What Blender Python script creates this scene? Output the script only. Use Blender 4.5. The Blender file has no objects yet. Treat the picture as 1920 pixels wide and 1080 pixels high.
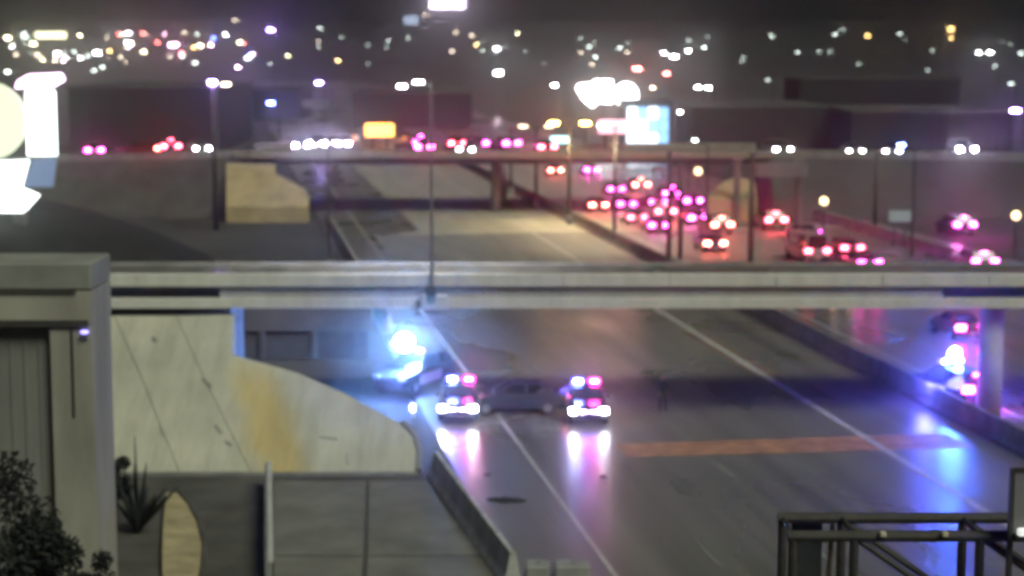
import bpy, math, random
from mathutils import Vector
random.seed(7)
D = bpy.data
SC = bpy.context.scene
COL = SC.collection
R = math.radians

# ------------------------------------------------------------------ camera
H = 17.2                      # camera height over the freeway
HAZE = 0.0008
FPX = 3500.0                  # focal length in px of a 1920 wide frame
PITCH = math.atan(460 / FPX)
cam = D.cameras.new('camera')
cam.sensor_width = 36.0
cam.lens = FPX / 1920 * 36.0
cam.clip_start = 0.5
cam.clip_end = 9000
cam.dof.use_dof = True
cam.dof.focus_distance = 22.0
cam.dof.aperture_fstop = (cam.lens / 1000) / (12.0 * 22.0 / FPX)
co = D.objects.new('camera', cam)
co.location = (0, 0, H)
co.rotation_euler = (math.pi / 2 - PITCH, 0, 0)
COL.objects.link(co)
SC.camera = co

# ------------------------------------------------------------------ night sky
w = D.worlds.new('World')
SC.world = w
w.use_nodes = True
nt = w.node_tree
nt.nodes.clear()
wo = nt.nodes.new('ShaderNodeOutputWorld')
bg = nt.nodes.new('ShaderNodeBackground')
sky = nt.nodes.new('ShaderNodeTexSky')
sky.sky_type = 'NISHITA'
sky.sun_disc = False
sky.sun_elevation = R(40)
sky.sun_rotation = R(130)
mxw = nt.nodes.new('ShaderNodeMix')
mxw.data_type = 'RGBA'
mxw.inputs['Factor'].default_value = 0.96
mxw.inputs['B'].default_value = (0.23, 0.27, 0.24, 1)   # city glow on the night sky
nt.links.new(sky.outputs['Color'], mxw.inputs['A'])
nt.links.new(mxw.outputs['Result'], bg.inputs['Color'])
bg.inputs['Strength'].default_value = 0.013
nt.links.new(bg.outputs['Background'], wo.inputs['Surface'])

# soft overall light of the city lamps behind and right of the camera
sl = D.lights.new('sun', 'SUN')
sl.energy = 1.0
sl.angle = R(26)
sl.color = (0.97, 1.0, 0.80)
so = D.objects.new('sun', sl)
so.rotation_euler = Vector((-0.44, 0.52, -0.74)).to_track_quat('-Z', 'Y').to_euler()
so.location = (40, -40, 60)
COL.objects.link(so)

SC.view_settings.view_transform = 'Standard'
SC.view_settings.look = 'None'
SC.view_settings.exposure = 1.2
SC.view_settings.gamma = 1
SC.cycles.use_denoising = True
SC.cycles.max_bounces = 5
SC.cycles.diffuse_bounces = 2
SC.cycles.glossy_bounces = 3
SC.cycles.sample_clamp_indirect = 6.0
SC.cycles.caustics_reflective = False
SC.cycles.caustics_refractive = False
SC.cycles.filter_width = 2.6

# ------------------------------------------------------------------ geometry helpers
CP, SP = math.cos(PITCH), math.sin(PITCH)
def ray(x, y):
    u, v = (x - 960) / FPX, (540 - y) / FPX
    return Vector((u, CP + v * SP, -SP + v * CP))
def G(x, y, z=0.0):
    """photo pixel -> place on the level z"""
    d = ray(x, y)
    t = (z - H) / d.z
    return Vector((d.x * t, d.y * t, z))
def P(x, y, Y):
    """photo pixel -> place at the distance Y"""
    d = ray(x, y)
    t = Y / d.y
    return Vector((d.x * t, Y, H + d.z * t))
FA = math.atan(540 / FPX * CP)            # the freeway runs off to the left
FE = Vector((-math.sin(FA), math.cos(FA), 0))
FN = Vector((math.cos(FA), math.sin(FA), 0))
def F(r, s, z=0.0):
    return FN * r + FE * s + Vector((0, 0, z))
def rs(p):
    return p.dot(FN), p.dot(FE)

class MB:
    def __init__(s): s.v, s.f = [], []
    def add(s, vs, fs):
        o = len(s.v)
        s.v += [tuple(q) for q in vs]
        s.f += [tuple(i + o for i in q) for q in fs]
        return s
    def box(s, x0, x1, y0, y1, z0, z1):
        return s.add([(x0, y0, z0), (x1, y0, z0), (x1, y1, z0), (x0, y1, z0),
                      (x0, y0, z1), (x1, y0, z1), (x1, y1, z1), (x0, y1, z1)],
                     [(0, 3, 2, 1), (4, 5, 6, 7), (0, 1, 5, 4), (1, 2, 6, 5), (2, 3, 7, 6), (3, 0, 4, 7)])
    def rbox(s, x0, x1, y0, y1, z0, z1, b=0.03):
        """box with chamfered upright and top edges"""
        ring = lambda x0, x1, y0, y1, z, c: [(x0 + c, y0, z), (x1 - c, y0, z), (x1, y0 + c, z), (x1, y1 - c, z),
                                             (x1 - c, y1, z), (x0 + c, y1, z), (x0, y1 - c, z), (x0, y0 + c, z)]
        return s.loft([ring(x0, x1, y0, y1, z0, b), ring(x0, x1, y0, y1, z1 - b, b),
                       ring(x0 + b, x1 - b, y0 + b, y1 - b, z1, b)])
    def prism(s, poly, vec):
        """poly extruded by vec; poly is seen from the side the vector points away from"""
        n = len(poly)
        a = [Vector(p) for p in poly]
        b = [p + Vector(vec) for p in a]
        return s.add(a + b, [tuple(range(n)), tuple(range(2 * n - 1, n - 1, -1))] +
                     [(i, i + n, (i + 1) % n + n, (i + 1) % n) for i in range(n)])
    def loft(s, rings, cap=True):
        n, m = len(rings[0]), len(rings)
        vs = [p for r_ in rings for p in r_]
        fs = [(j * n + i, j * n + (i + 1) % n, (j + 1) * n + (i + 1) % n, (j + 1) * n + i)
              for j in range(m - 1) for i in range(n)]
        if cap:
            fs += [tuple(range(n - 1, -1, -1)), tuple(range((m - 1) * n, m * n))]
        return s.add(vs, fs)
    def tube(s, p0, p1, r0, r1=None, n=10):
        r1 = r0 if r1 is None else r1
        p0, p1 = Vector(p0), Vector(p1)
        a = (p1 - p0).normalized()
        u = a.cross(Vector((0, 0, 1)))
        if u.length < 1e-3: u = Vector((1, 0, 0))
        u.normalize(); v_ = a.cross(u)
        ring = lambda c, r_: [c + u * (r_ * math.cos(2 * math.pi * k / n)) + v_ * (r_ * math.sin(2 * math.pi * k / n)) for k in range(n)]
        return s.loft([ring(p0, r0), ring(p1, r1)])
    def path(s, pts, r, n=8):
        for a, b in zip(pts, pts[1:]): s.tube(a, b, r, r, n)
        return s
    def ball(s, c, rx, ry, rz, n=10, m=6):
        rings = []
        for j in range(m + 1):
            t = -math.pi / 2 + math.pi * (j + .02) / (m + .04)
            rings.append([(c[0] + rx * math.cos(t) * math.cos(2 * math.pi * k / n),
                           c[1] + ry * math.cos(t) * math.sin(2 * math.pi * k / n),
                           c[2] + rz * math.sin(t)) for k in range(n)])
        return s.loft(rings)
    def mesh(s, name, mat, smooth=False):
        me = D.meshes.new(name)
        me.from_pydata(s.v, [], s.f)
        import bmesh
        bm = bmesh.new(); bm.from_mesh(me)
        bmesh.ops.recalc_face_normals(bm, faces=bm.faces)
        bm.to_mesh(me); bm.free()
        if mat is not None: me.materials.append(mat)
        if smooth:
            for p in me.polygons: p.use_smooth = True
        return me
    def build(s, name, mat, parent=None, smooth=False, loc=None, rz=None):
        return link(name, s.mesh(name, mat, smooth), parent, loc, rz)

def link(name, me, parent=None, loc=None, rz=None):
    o = D.objects.new(name, me)
    COL.objects.link(o)
    if parent is not None: o.parent = parent
    if loc is not None: o.location = loc
    if rz is not None: o.rotation_euler = (0, 0, rz)
    return o
def tag(o, label, cat, group=None, kind=None):
    o['label'] = label; o['category'] = cat
    if group: o['group'] = group
    if kind: o['kind'] = kind
    return o
def thing(name, label, cat, loc=(0, 0, 0), rz=0.0, group=None):
    o = link(name, None, None, loc, rz)
    return tag(o, label, cat, group)
def struct(o):
    o['kind'] = 'structure'
    return o
def copy_tree(o, parent=None):
    c = o.copy()
    COL.objects.link(c)
    c.parent = parent
    for ch in list(o.children):
        copy_tree(ch, c)
    return c

def lamp(parent, kind, col, power, loc, size=.1, rot=None, cone=None, blend=.6):
    l = D.lights.new(kind.lower() + '_lamp', kind)
    l.color = col; l.energy = power; l.shadow_soft_size = size
    if cone: l.spot_size = R(cone); l.spot_blend = blend
    o = D.objects.new('lamp_light', l); COL.objects.link(o)
    o.parent = parent; o.location = loc
    if rot: o.rotation_euler = rot
    return o

# ------------------------------------------------------------------ materials
MATS = {}
def mat(name, col, rough=0.7, var=0.25, scale=2.0, bump=0.0, metal=0.0, stretch=None, col2=None, detail=5.0, spec=0.5, coat=0.0):
    if name in MATS: return MATS[name]
    m = D.materials.new(name); m.use_nodes = True
    n = m.node_tree; b = n.nodes['Principled BSDF']
    b.inputs['Roughness'].default_value = rough
    b.inputs['Metallic'].default_value = metal
    b.inputs['Specular IOR Level'].default_value = spec
    b.inputs['Coat Weight'].default_value = coat
    tc = n.nodes.new('ShaderNodeTexCoord')
    mp = n.nodes.new('ShaderNodeMapping')
    if stretch: mp.inputs['Scale'].default_value = stretch
    n.links.new(tc.outputs['Object'], mp.inputs['Vector'])
    nz = n.nodes.new('ShaderNodeTexNoise')
    nz.inputs['Scale'].default_value = scale
    nz.inputs['Detail'].default_value = detail
    nz.inputs['Roughness'].default_value = 0.62
    n.links.new(mp.outputs['Vector'], nz.inputs['Vector'])
    rp = n.nodes.new('ShaderNodeValToRGB')
    c2 = col2 if col2 else tuple(c * (1 - var) for c in col)
    c1 = col if col2 else tuple(min(1, c * (1 + var)) for c in col)
    rp.color_ramp.elements[0].position = 0.32
    rp.color_ramp.elements[1].position = 0.68
    rp.color_ramp.elements[0].color = (*c2, 1)
    rp.color_ramp.elements[1].color = (*c1, 1)
    n.links.new(nz.outputs['Fac'], rp.inputs['Fac'])
    n.links.new(rp.outputs['Color'], b.inputs['Base Color'])
    if bump:
        bp = n.nodes.new('ShaderNodeBump')
        bp.inputs['Strength'].default_value = bump
        bp.inputs['Distance'].default_value = 0.05
        n.links.new(nz.outputs['Fac'], bp.inputs['Height'])
        n.links.new(bp.outputs['Normal'], b.inputs['Normal'])
    MATS[name] = m
    return m
def glow(name, col, strength):
    if name in MATS: return MATS[name]
    m = D.materials.new(name); m.use_nodes = True
    b = m.node_tree.nodes['Principled BSDF']
    b.inputs['Base Color'].default_value = (*[min(.8, c * .6 + .1) for c in col], 1)
    b.inputs['Roughness'].default_value = 0.3
    b.inputs['Emission Color'].default_value = (*col, 1)
    b.inputs['Emission Strength'].default_value = strength
    MATS[name] = m
    return m

def road_material():
    """worn asphalt: wheel tracks along the lanes, patches, fine grain, damp sheen"""
    m = D.materials.new('freeway_asphalt'); m.use_nodes = True
    n = m.node_tree; L = n.links.new; b = n.nodes['Principled BSDF']
    tc = n.nodes.new('ShaderNodeTexCoord')
    def noise(sc, stretch, det=5):
        mp = n.nodes.new('ShaderNodeMapping'); mp.inputs['Scale'].default_value = stretch
        L(tc.outputs['Object'], mp.inputs['Vector'])
        z = n.nodes.new('ShaderNodeTexNoise'); z.inputs['Scale'].default_value = sc; z.inputs['Detail'].default_value = det
        L(mp.outputs['Vector'], z.inputs['Vector']); return z.outputs['Fac']
    def math_(op, a, c=None, v=None):
        k = n.nodes.new('ShaderNodeMath'); k.operation = op
        L(a, k.inputs[0])
        if c is not None: L(c, k.inputs[1])
        if v is not None: k.inputs[1].default_value = v
        return k.outputs[0]
    tracks = noise(.9, (1, .012, 1), 4)
    patch = noise(.12, (1, .5, 1), 4)
    grain = noise(9, (1, 1, 1), 6)
    s = math_('ADD', math_('MULTIPLY', tracks, v=.75), math_('ADD', math_('MULTIPLY', patch, v=.5), math_('MULTIPLY', grain, v=.25)))
    rp = n.nodes.new('ShaderNodeValToRGB')
    e = rp.color_ramp.elements
    e[0].position, e[0].color = .46, (.064, .064, .054, 1)
    e[1].position, e[1].color = .90, (.18, .176, .150, 1)
    L(s, rp.inputs['Fac']); L(rp.outputs['Color'], b.inputs['Base Color'])
    rr = n.nodes.new('ShaderNodeMapRange')
    rr.inputs['From Min'].default_value = .35; rr.inputs['From Max'].default_value = .7
    rr.inputs['To Min'].default_value = .22; rr.inputs['To Max'].default_value = .44
    L(patch, rr.inputs['Value']); L(rr.outputs['Result'], b.inputs['Roughness'])
    bp = n.nodes.new('ShaderNodeBump'); bp.inputs['Strength'].default_value = .18; bp.inputs['Distance'].default_value = .02
    L(grain, bp.inputs['Height']); L(bp.outputs['Normal'], b.inputs['Normal'])
    MATS['road'] = m
    return m
M_ROAD = road_material()
M_CONC_ROAD = mat('pale_concrete_pavement', (.34, .33, .28), .55, .22, .5, .1, stretch=(1, .1, 1))
M_GROUND = mat('desert_ground', (.055, .056, .050), .95, .35, .06, .2)
M_DIRT = mat('dark_verge_dirt', (.075, .072, .064), .95, .35, .5, .3)
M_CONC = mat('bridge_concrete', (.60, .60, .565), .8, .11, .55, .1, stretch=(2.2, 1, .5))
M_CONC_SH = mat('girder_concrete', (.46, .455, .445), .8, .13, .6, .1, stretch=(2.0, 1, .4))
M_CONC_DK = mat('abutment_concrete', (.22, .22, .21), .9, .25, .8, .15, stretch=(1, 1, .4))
M_BARRIER = mat('barrier_concrete', (.40, .40, .38), .7, .3, 1.4, .15)
M_PAINT = mat('white_road_paint', (.44, .44, .42), .5, .35, 3, .0)
M_PAVE = mat('verge_pavement', (.155, .152, .132), .85, .25, .5, .1)
M_STEEL = mat('galvanised_steel', (.22, .22, .21), .5, .2, 5, metal=.3)
M_DKSTEEL = mat('dark_painted_steel', (.045, .042, .036), .6, .3, 5)
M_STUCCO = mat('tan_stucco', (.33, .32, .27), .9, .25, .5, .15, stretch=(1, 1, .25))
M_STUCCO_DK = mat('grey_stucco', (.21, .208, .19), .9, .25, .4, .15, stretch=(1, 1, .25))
M_BLACK = mat('black_rubber', (.015, .015, .015), .8, .3, 8)
M_GLASS = mat('dark_vehicle_glass', (.012, .014, .016), .08, .1, 3, spec=.6)
M_CHROME = mat('bright_trim', (.45, .45, .45), .3, .1, 4, metal=.8)
M_DKBLD = mat('dark_building', (.026, .027, .025), .9, .3, .2)
M_DKBLD2 = mat('grey_building', (.07, .07, .065), .9, .3, .2)
M_SIGNBACK = mat('aluminium_sign_back', (.17, .17, .165), .6, .15, 1.5)
M_GREEN = mat('green_sign_face', (.10, .17, .15), .5, .1, 2)
M_LEAF_DK = mat('dark_leaves', (.013, .016, .011), .8, .5, 1.5)
M_BARK = mat('bark', (.05, .04, .03), .9, .3, 4)

def slope_material():
    """weathered slope paving with one mustard wash running down it and dark seams of dirt"""
    m = D.materials.new('slope_paving'); m.use_nodes = True
    n = m.node_tree; L = n.links.new; b = n.nodes['Principled BSDF']
    b.inputs['Roughness'].default_value = .85
    tc = n.nodes.new('ShaderNodeTexCoord')
    nz = n.nodes.new('ShaderNodeTexNoise'); nz.inputs['Scale'].default_value = .45; nz.inputs['Detail'].default_value = 7
    L(tc.outputs['Object'], nz.inputs['Vector'])
    rp = n.nodes.new('ShaderNodeValToRGB')
    rp.color_ramp.elements[0].position = .3; rp.color_ramp.elements[0].color = (.40, .40, .335, 1)
    rp.color_ramp.elements[1].position = .72; rp.color_ramp.elements[1].color = (.52, .515, .43, 1)
    L(nz.outputs['Fac'], rp.inputs['Fac'])
    sx = n.nodes.new('ShaderNodeSeparateXYZ'); L(tc.outputs['Object'], sx.inputs['Vector'])
    # distance from a line x = STX + k*(y-73)
    k = n.nodes.new('ShaderNodeMath'); k.operation = 'MULTIPLY_ADD'
    k.inputs[1].default_value = STAIN_K; k.inputs[2].default_value = STAIN_X
    L(sx.outputs['Y'], k.inputs[0])
    d = n.nodes.new('ShaderNodeMath'); d.operation = 'SUBTRACT'
    L(sx.outputs['X'], d.inputs[0]); L(k.outputs[0], d.inputs[1])
    wob = n.nodes.new('ShaderNodeMath'); wob.operation = 'MULTIPLY_ADD'
    wob.inputs[1].default_value = 1.6; L(nz.outputs['Fac'], wob.inputs[0]); L(d.outputs[0], wob.inputs[2])
    ab = n.nodes.new('ShaderNodeMath'); ab.operation = 'SUBTRACT'; ab.inputs[1].default_value = .8; L(wob.outputs[0], ab.inputs[0])
    a2 = n.nodes.new('ShaderNodeMath'); a2.operation = 'ABSOLUTE'; L(ab.outputs[0], a2.inputs[0])
    mr = n.nodes.new('ShaderNodeMapRange'); mr.interpolation_type = 'SMOOTHSTEP'
    mr.inputs['From Min'].default_value = .25; mr.inputs['From Max'].default_value = 1.5
    mr.inputs['To Min'].default_value = .8; mr.inputs['To Max'].default_value = 0
    L(a2.outputs[0], mr.inputs['Value'])
    fy = n.nodes.new('ShaderNodeMapRange'); fy.interpolation_type = 'SMOOTHSTEP'
    fy.inputs['From Min'].default_value = STAIN_Y0; fy.inputs['From Max'].default_value = STAIN_Y1
    fy.inputs['To Min'].default_value = 1; fy.inputs['To Max'].default_value = 0
    L(sx.outputs['Y'], fy.inputs['Value'])
    mm = n.nodes.new('ShaderNodeMath'); mm.operation = 'MULTIPLY'
    L(mr.outputs['Result'], mm.inputs[0]); L(fy.outputs['Result'], mm.inputs[1])
    mp = n.nodes.new('ShaderNodeMapping'); mp.inputs['Scale'].default_value = (1, .12, .12); mp.inputs['Rotation'].default_value = (0, 0, R(15))
    L(tc.outputs['Object'], mp.inputs['Vector'])
    n2 = n.nodes.new('ShaderNodeTexNoise'); n2.inputs['Scale'].default_value = 1.5; n2.inputs['Detail'].default_value = 8; n2.inputs['Roughness'].default_value = .7
    L(mp.outputs['Vector'], n2.inputs['Vector'])
    r2 = n.nodes.new('ShaderNodeValToRGB')
    r2.color_ramp.elements[0].position = .36; r2.color_ramp.elements[0].color = (.82, .81, .77, 1)
    r2.color_ramp.elements[1].position = .58; r2.color_ramp.elements[1].color = (1.04, 1.04, 1.02, 1)
    L(n2.outputs['Fac'], r2.inputs['Fac'])
    mu = n.nodes.new('ShaderNodeMix'); mu.data_type = 'RGBA'; mu.blend_type = 'MULTIPLY'; mu.inputs['Factor'].default_value = 1
    mx = n.nodes.new('ShaderNodeMix'); mx.data_type = 'RGBA'
    L(mm.outputs[0], mx.inputs['Factor']); L(rp.outputs['Color'], mx.inputs['A'])
    mx.inputs['B'].default_value = (.52, .40, .14, 1)
    L(mx.outputs['Result'], mu.inputs['A']); L(r2.outputs['Color'], mu.inputs['B'])
    L(mu.outputs['Result'], b.inputs['Base Color'])
    bp = n.nodes.new('ShaderNodeBump'); bp.inputs['Strength'].default_value = .15; bp.inputs['Distance'].default_value = .05
    L(nz.outputs['Fac'], bp.inputs['Height']); L(bp.outputs['Normal'], b.inputs['Normal'])
    return m

# ------------------------------------------------------------------ ground and roads
struct(MB().add([(-3000, -60, -.06), (3000, -60, -.06), (3000, 6000, -.06), (-3000, 6000, -.06)], [(0, 1, 2, 3)]).build('ground', M_GROUND))

def terrain(Y):
    return max(0.0, Y - 900) * 0.028
mb = MB()
xs = [-1600 + 160 * i for i in range(21)]
ys = [860, 900, 1100, 1300, 1600, 1900, 2200, 2500, 2800, 3200]
vs = []
for y in ys:
    for x in xs:
        z = terrain(min(y, 2700)) - .3 + (random.uniform(-1, 1) * 1.2 if y > 1000 else 0)
        vs.append((x, y, z if y < 3000 else -5))
fs = [(j * 21 + i, j * 21 + i + 1, (j + 1) * 21 + i + 1, (j + 1) * 21 + i) for j in range(len(ys) - 1) for i in range(20)]
struct(mb.add(vs, fs).build('hills', mat('dark_hill_ground', (.035, .036, .032), .95, .3, .02), smooth=True))

def fquad(name, r0, r1, s0, s1, z, m, parent=None):
    """a flat sheet laid in the freeway's own frame"""
    o = MB().add([(r0, s0, z), (r1, s0, z), (r1, s1, z), (r0, s1, z)], [(0, 1, 2, 3)]).build(name, m)
    if parent is None: o.rotation_euler = (0, 0, FA)
    else: o.parent = parent
    return o
R_EDGE, R_MED = 9.2, 33.0
S_JOINT = rs(G(900, 434))[1]
road = struct(fquad('freeway', R_EDGE - .3, 62, 22, 850, 0.0, M_ROAD))
fquad('concrete_pavement', 17.5, 47.0, S_JOINT, 262, .006, M_CONC_ROAD, road)
fquad('worn_concrete_pavement', 13.0, 52.0, 124, S_JOINT - 1.7, .006, mat('worn_concrete', (.21, .212, .195), .6, .25, .5, .1, stretch=(1, .1, 1)), road)
fquad('pavement_joint', 15.5, 60.0, S_JOINT - 1.6, S_JOINT - .1, .010, mat('joint_concrete', (.5, .5, .44), .6, .2, 2), road)
# orange streak of light across the lanes, painted as pavement colour
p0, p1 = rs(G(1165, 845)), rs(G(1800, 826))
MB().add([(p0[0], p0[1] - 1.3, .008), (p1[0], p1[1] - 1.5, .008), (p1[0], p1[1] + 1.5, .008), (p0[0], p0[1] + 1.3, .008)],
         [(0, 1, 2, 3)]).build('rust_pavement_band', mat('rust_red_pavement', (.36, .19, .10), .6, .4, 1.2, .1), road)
for pts in (((1275, 622), (1312, 622), (1470, 705), (1420, 705)), ((1545, 640), (1580, 640), (1665, 682), (1620, 682))):  # fainter orange light streaks, likewise coloured into the road surface
    q = [rs(G(*p)) for p in pts]
    MB().add([(a_[0], a_[1], .007) for a_ in q], [(0, 1, 2, 3)]).build('worn_pavement_streak', mat('brown_worn_pavement', (.17, .125, .092), .6, .35, .8, .1), road)
# markings
def line(r, w_, s0, s1, dash=None):
    if dash is None:
        fquad('edge_line', r - w_ / 2, r + w_ / 2, s0, s1, .014, M_PAINT, road); return
    s = s0
    me = None
    while s < s1:
        if me is None:
            me = MB().add([(-w_ / 2, 0, .014), (w_ / 2, 0, .014), (w_ / 2, dash[0], .014), (-w_ / 2, dash[0], .014)], [(0, 1, 2, 3)]).mesh('lane_dash', M_DASH)
        o = link('lane_dash', me, road, (r, s, 0))
        s += dash[1]
M_DASH = mat('worn_lane_paint', (.20, .20, .19), .6, .45, 2)
line(12.25, .16, 40, 420)
line(27.5, .32, 40, 420)
line(36.0, .18, 40, 420)
for r in (15.9, 19.7, 23.5): line(r, .14, 46, 260, (3.0, 12.2))
for r in (39.7, 43.4, 47.1, 50.8): line(r, .14, 46, 260, (3.0, 12.2))

# verge paving on the near left, laid as slabs
verge = struct(MB().box(-45, 8.0, 20, 74.5, -.3, -.035).build('verge', M_DIRT))
def jersey(L, h=.86, wb=.32, wt=.10):
    prof = [(-wb, 0), (wb, 0), (wb, .08), (wb * .55, .3), (wt, h - .03), (wt - .03, h), (-wt + .03, h), (-wt, h - .03), (-wb * .55, .3), (-wb, .08)]
    return MB().loft([[(x, 0, z) for x, z in prof], [(x, L, z) for x, z in prof]])
def barrier_run(name, label, a, b, seg, h, wb=.32, group=None, z=0.0, m=None):
    a, b = Vector(a), Vector(b)
    n = max(1, round((b - a).length / seg))
    d = (b - a) / n
    t = thing(name, label, 'barrier', (a.x, a.y, z), math.atan2(-d.x, d.y), group)
    me = jersey(d.length - .05, h, wb).mesh('segment', m or M_BARRIER)
    for i in range(n): link('segment', me, t, (0, d.length * i, 0))
    return t
pa, pb = G(818, 846, 1.0), G(962, 1036, 1.0)
dv = (pb - pa).normalized()
barrier_run('concrete_barrier', 'low concrete barrier beside the near left shoulder, its top lit white', pb - dv * 0, pa, 2.4, 1.0, .4)
barrier_run('median_barrier', 'long dark concrete barrier down the middle of the freeway', F(33.0, 40), F(33.0, 420), 7.6, 1.05, m=mat('sooty_barrier', (.17, .165, .15), .8, .3, 1.2))  # darker concrete than the other barriers
barrier_run('roadside_barrier', 'concrete barrier along the far right edge of the freeway', F(57.5, 60), F(57.5, 200), 7.0, .9)
barrier_run('shoulder_barrier', 'concrete barrier along the left shoulder beyond the near bridge', F(9.6, 112), F(9.6, 182), 7.0, .9)

# ------------------------------------------------------------------ near bridge
YB = 84.0
def z_at(y_, Y):
    return P(960, y_, Y).z
ZT, ZR, ZG, ZB = z_at(513, YB), z_at(536, YB), z_at(559, YB), z_at(577, YB)
XL, XM, XQ, XR = P(60, 540, YB).x, P(412, 540, YB).x, P(1768, 540, YB).x, P(2250, 540, YB).x
BW = 7.0
br = thing('overpass_bridge', 'pale concrete overpass crossing the whole picture above the police cars', 'bridge', (0, YB, 0))
NP = 11
for k in range(NP):
    xa, xb = XL + (XR - XL) * k / NP, XL + (XR - XL) * (k + 1) / NP
    MB().rbox(xa + .012, xb - .012, -.22, .25, ZR, ZT, .02).build('parapet_panel', M_CONC, br)
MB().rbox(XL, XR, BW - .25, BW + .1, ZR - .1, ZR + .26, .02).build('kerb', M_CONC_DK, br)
MB().box(XL, XR, .25, BW - .25, ZR - .1, ZR + .12).build('deck', M_ROAD, br)
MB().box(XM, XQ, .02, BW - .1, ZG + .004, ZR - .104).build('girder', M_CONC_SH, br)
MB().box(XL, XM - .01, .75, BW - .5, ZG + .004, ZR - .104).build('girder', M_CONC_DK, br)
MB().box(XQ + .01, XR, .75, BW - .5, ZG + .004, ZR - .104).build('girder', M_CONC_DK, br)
MB().rbox(XL, XR, -.16, BW - .1, ZB, ZG, .02).build('bottom_flange', M_CONC, br)
pc = G(1868, 792)
MB().tube((pc.x, pc.y - YB + 1.4, 0), (pc.x, pc.y - YB + 1.4, ZB + .03), .56, .56, 20).build('pier_column', mat('pier_concrete', (.42, .42, .42), .8, .15, 1), br, True)
bx = P(815, 562, YB - .1)
MB().rbox(bx.x - .58, bx.x + .6, -.48, -.225, z_at(577, YB), z_at(551, YB), .03).build('junction_box', mat('box_paint', (.55, .57, .55), .5, .1, 2), br)
MB().box(bx.x - .82, bx.x - .62, -.40, -.225, z_at(576, YB), z_at(560, YB)).build('conduit_box', M_STEEL, br)

# lamp post standing on the bridge, two lit heads
GL = {
 'white': ((.97, .95, 1.0), 36), 'purple': ((.42, .24, 1.0), 70), 'blue': ((.08, .14, 1.0), 70), 'yellow': ((1.0, .92, .55), 34),
 'amber': ((1.0, .62, .22), 30), 'red': ((1.0, .16, .14), 34), 'pale': ((.82, .95, .88), 9), 'tan': ((1.0, .82, .62), 9),
 'pink': ((1.0, .55, .85), 38), 'cyan': ((.45, .85, 1.0), 34), 'dim': ((.72, .85, .78), 3.5),
}
def G_(c): return glow('lamp_' + c, *GL[c])
lb = P(808, 545, YB - .3)
t = thing('street_lamp', 'thin lamp post clamped to the near bridge with two lit white heads', 'street lamp', (lb.x, YB - .32, ZR - .5))
hz = z_at(152, YB) - (ZR - .5)
MB().rbox(-.22, .22, -.16, .095, -.25, .55, .03).build('base', M_DKSTEEL, t)
MB().tube((.05, 0, .5), (.05, 0, hz), .085, .05, 8).build('pole', M_STEEL, t)
h1, h2 = P(785, 150, YB - .22).x - lb.x, P(754, 160, YB - .22).x - lb.x
MB().path([(.05, 0, hz - .25), (h1, 0, hz + .02), (h2, 0, z_at(160, YB) - ZR + .5)], .045, 6).build('arm', M_STEEL, t)
MB().rbox(h1 - .22, h1 + .22, -.12, .12, -.1, .02, .02).build('lamp_head', glow('near_lamp', (.93, .84, 1.0), 16), t, loc=(0, 0, hz))
MB().rbox(h2 - .2, h2 + .2, -.12, .12, -.1, .02, .02).build('lamp_head', glow('near_lamp', (.93, .84, 1.0), 16), t, loc=(0, 0, z_at(160, YB) - ZR + .5))

lamp(t, 'SPOT', (.97, .95, 1.0), 4200, (h2, 1.5, hz - .3), .3, (R(38), 0, 0), 120, .9)

# ---- paved slope in front of the left abutment
Y0 = G(400, 886).y
def S(x, y):
    """photo pixel -> place on the slope plane between the toe and the bridge"""
    nrm = Vector((0, -ZB, YB - Y0 + .3))
    d = ray(x, y); o = Vector((0, Y0, 0)) - Vector((0, 0, H))
    t = o.dot(nrm) / d.dot(nrm)
    q = d * t; q.z += H
    return q
a_, b_ = S(528, 880), S(478, 705)
STAIN_Y0, STAIN_Y1 = S(470, 730).y, S(470, 655).y
STAIN_K = (b_.x - a_.x) / (b_.y - a_.y)
STAIN_X = a_.x - STAIN_K * a_.y
M_SLOPE = slope_material()
slope = thing('paved_slope', 'broad pale concrete slope with a mustard stain in front of the bridge end', 'slope')
crest = [(782, 884), (783, 846), (776, 820), (752, 795), (700, 766), (640, 735), (560, 700), (437, 665), (440, 590)]
left_top, left_bot = S(-60, 592), S(-60, 885)
# split into slabs along the down-slope seams seen in the photograph
def slab(pts):
    top = [S(*p) for p in pts]
    for q in top: q.z = max(q.z, .02)
    n = len(top)
    bot = [Vector((q.x, q.y, -.2)) for q in top]
    return MB().add(top + bot, [tuple(range(n)), tuple(range(2 * n - 1, n - 1, -1))] + [(i, i + n, (i + 1) % n + n, (i + 1) % n) for i in range(n)])
seam1 = [(214, 592), (262, 700), (336, 884)]
seam2 = [(330, 592), (386, 716), (470, 884)]
slab([(-60, 592)] + [(p[0] - 1, p[1]) for p in seam1] + [(-60, 884)]).build('slab', M_SLOPE, slope)
slab([(p[0] + .6, p[1]) for p in seam1] + [(p[0] - .6, p[1]) for p in seam2[::-1]]).build('slab', M_SLOPE, slope)
slab([(p[0] + .6, p[1]) for p in seam2] + crest).build('slab', M_SLOPE, slope)
MB().add([S(x, y) - Vector((0, 0, .06)) for x, y in ((-60, 592), (435, 592), (437, 668), (700, 770), (778, 840), (778, 882), (-60, 882))], [tuple(range(7))]).build('seam_filler', M_CONC_DK, slope)
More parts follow.
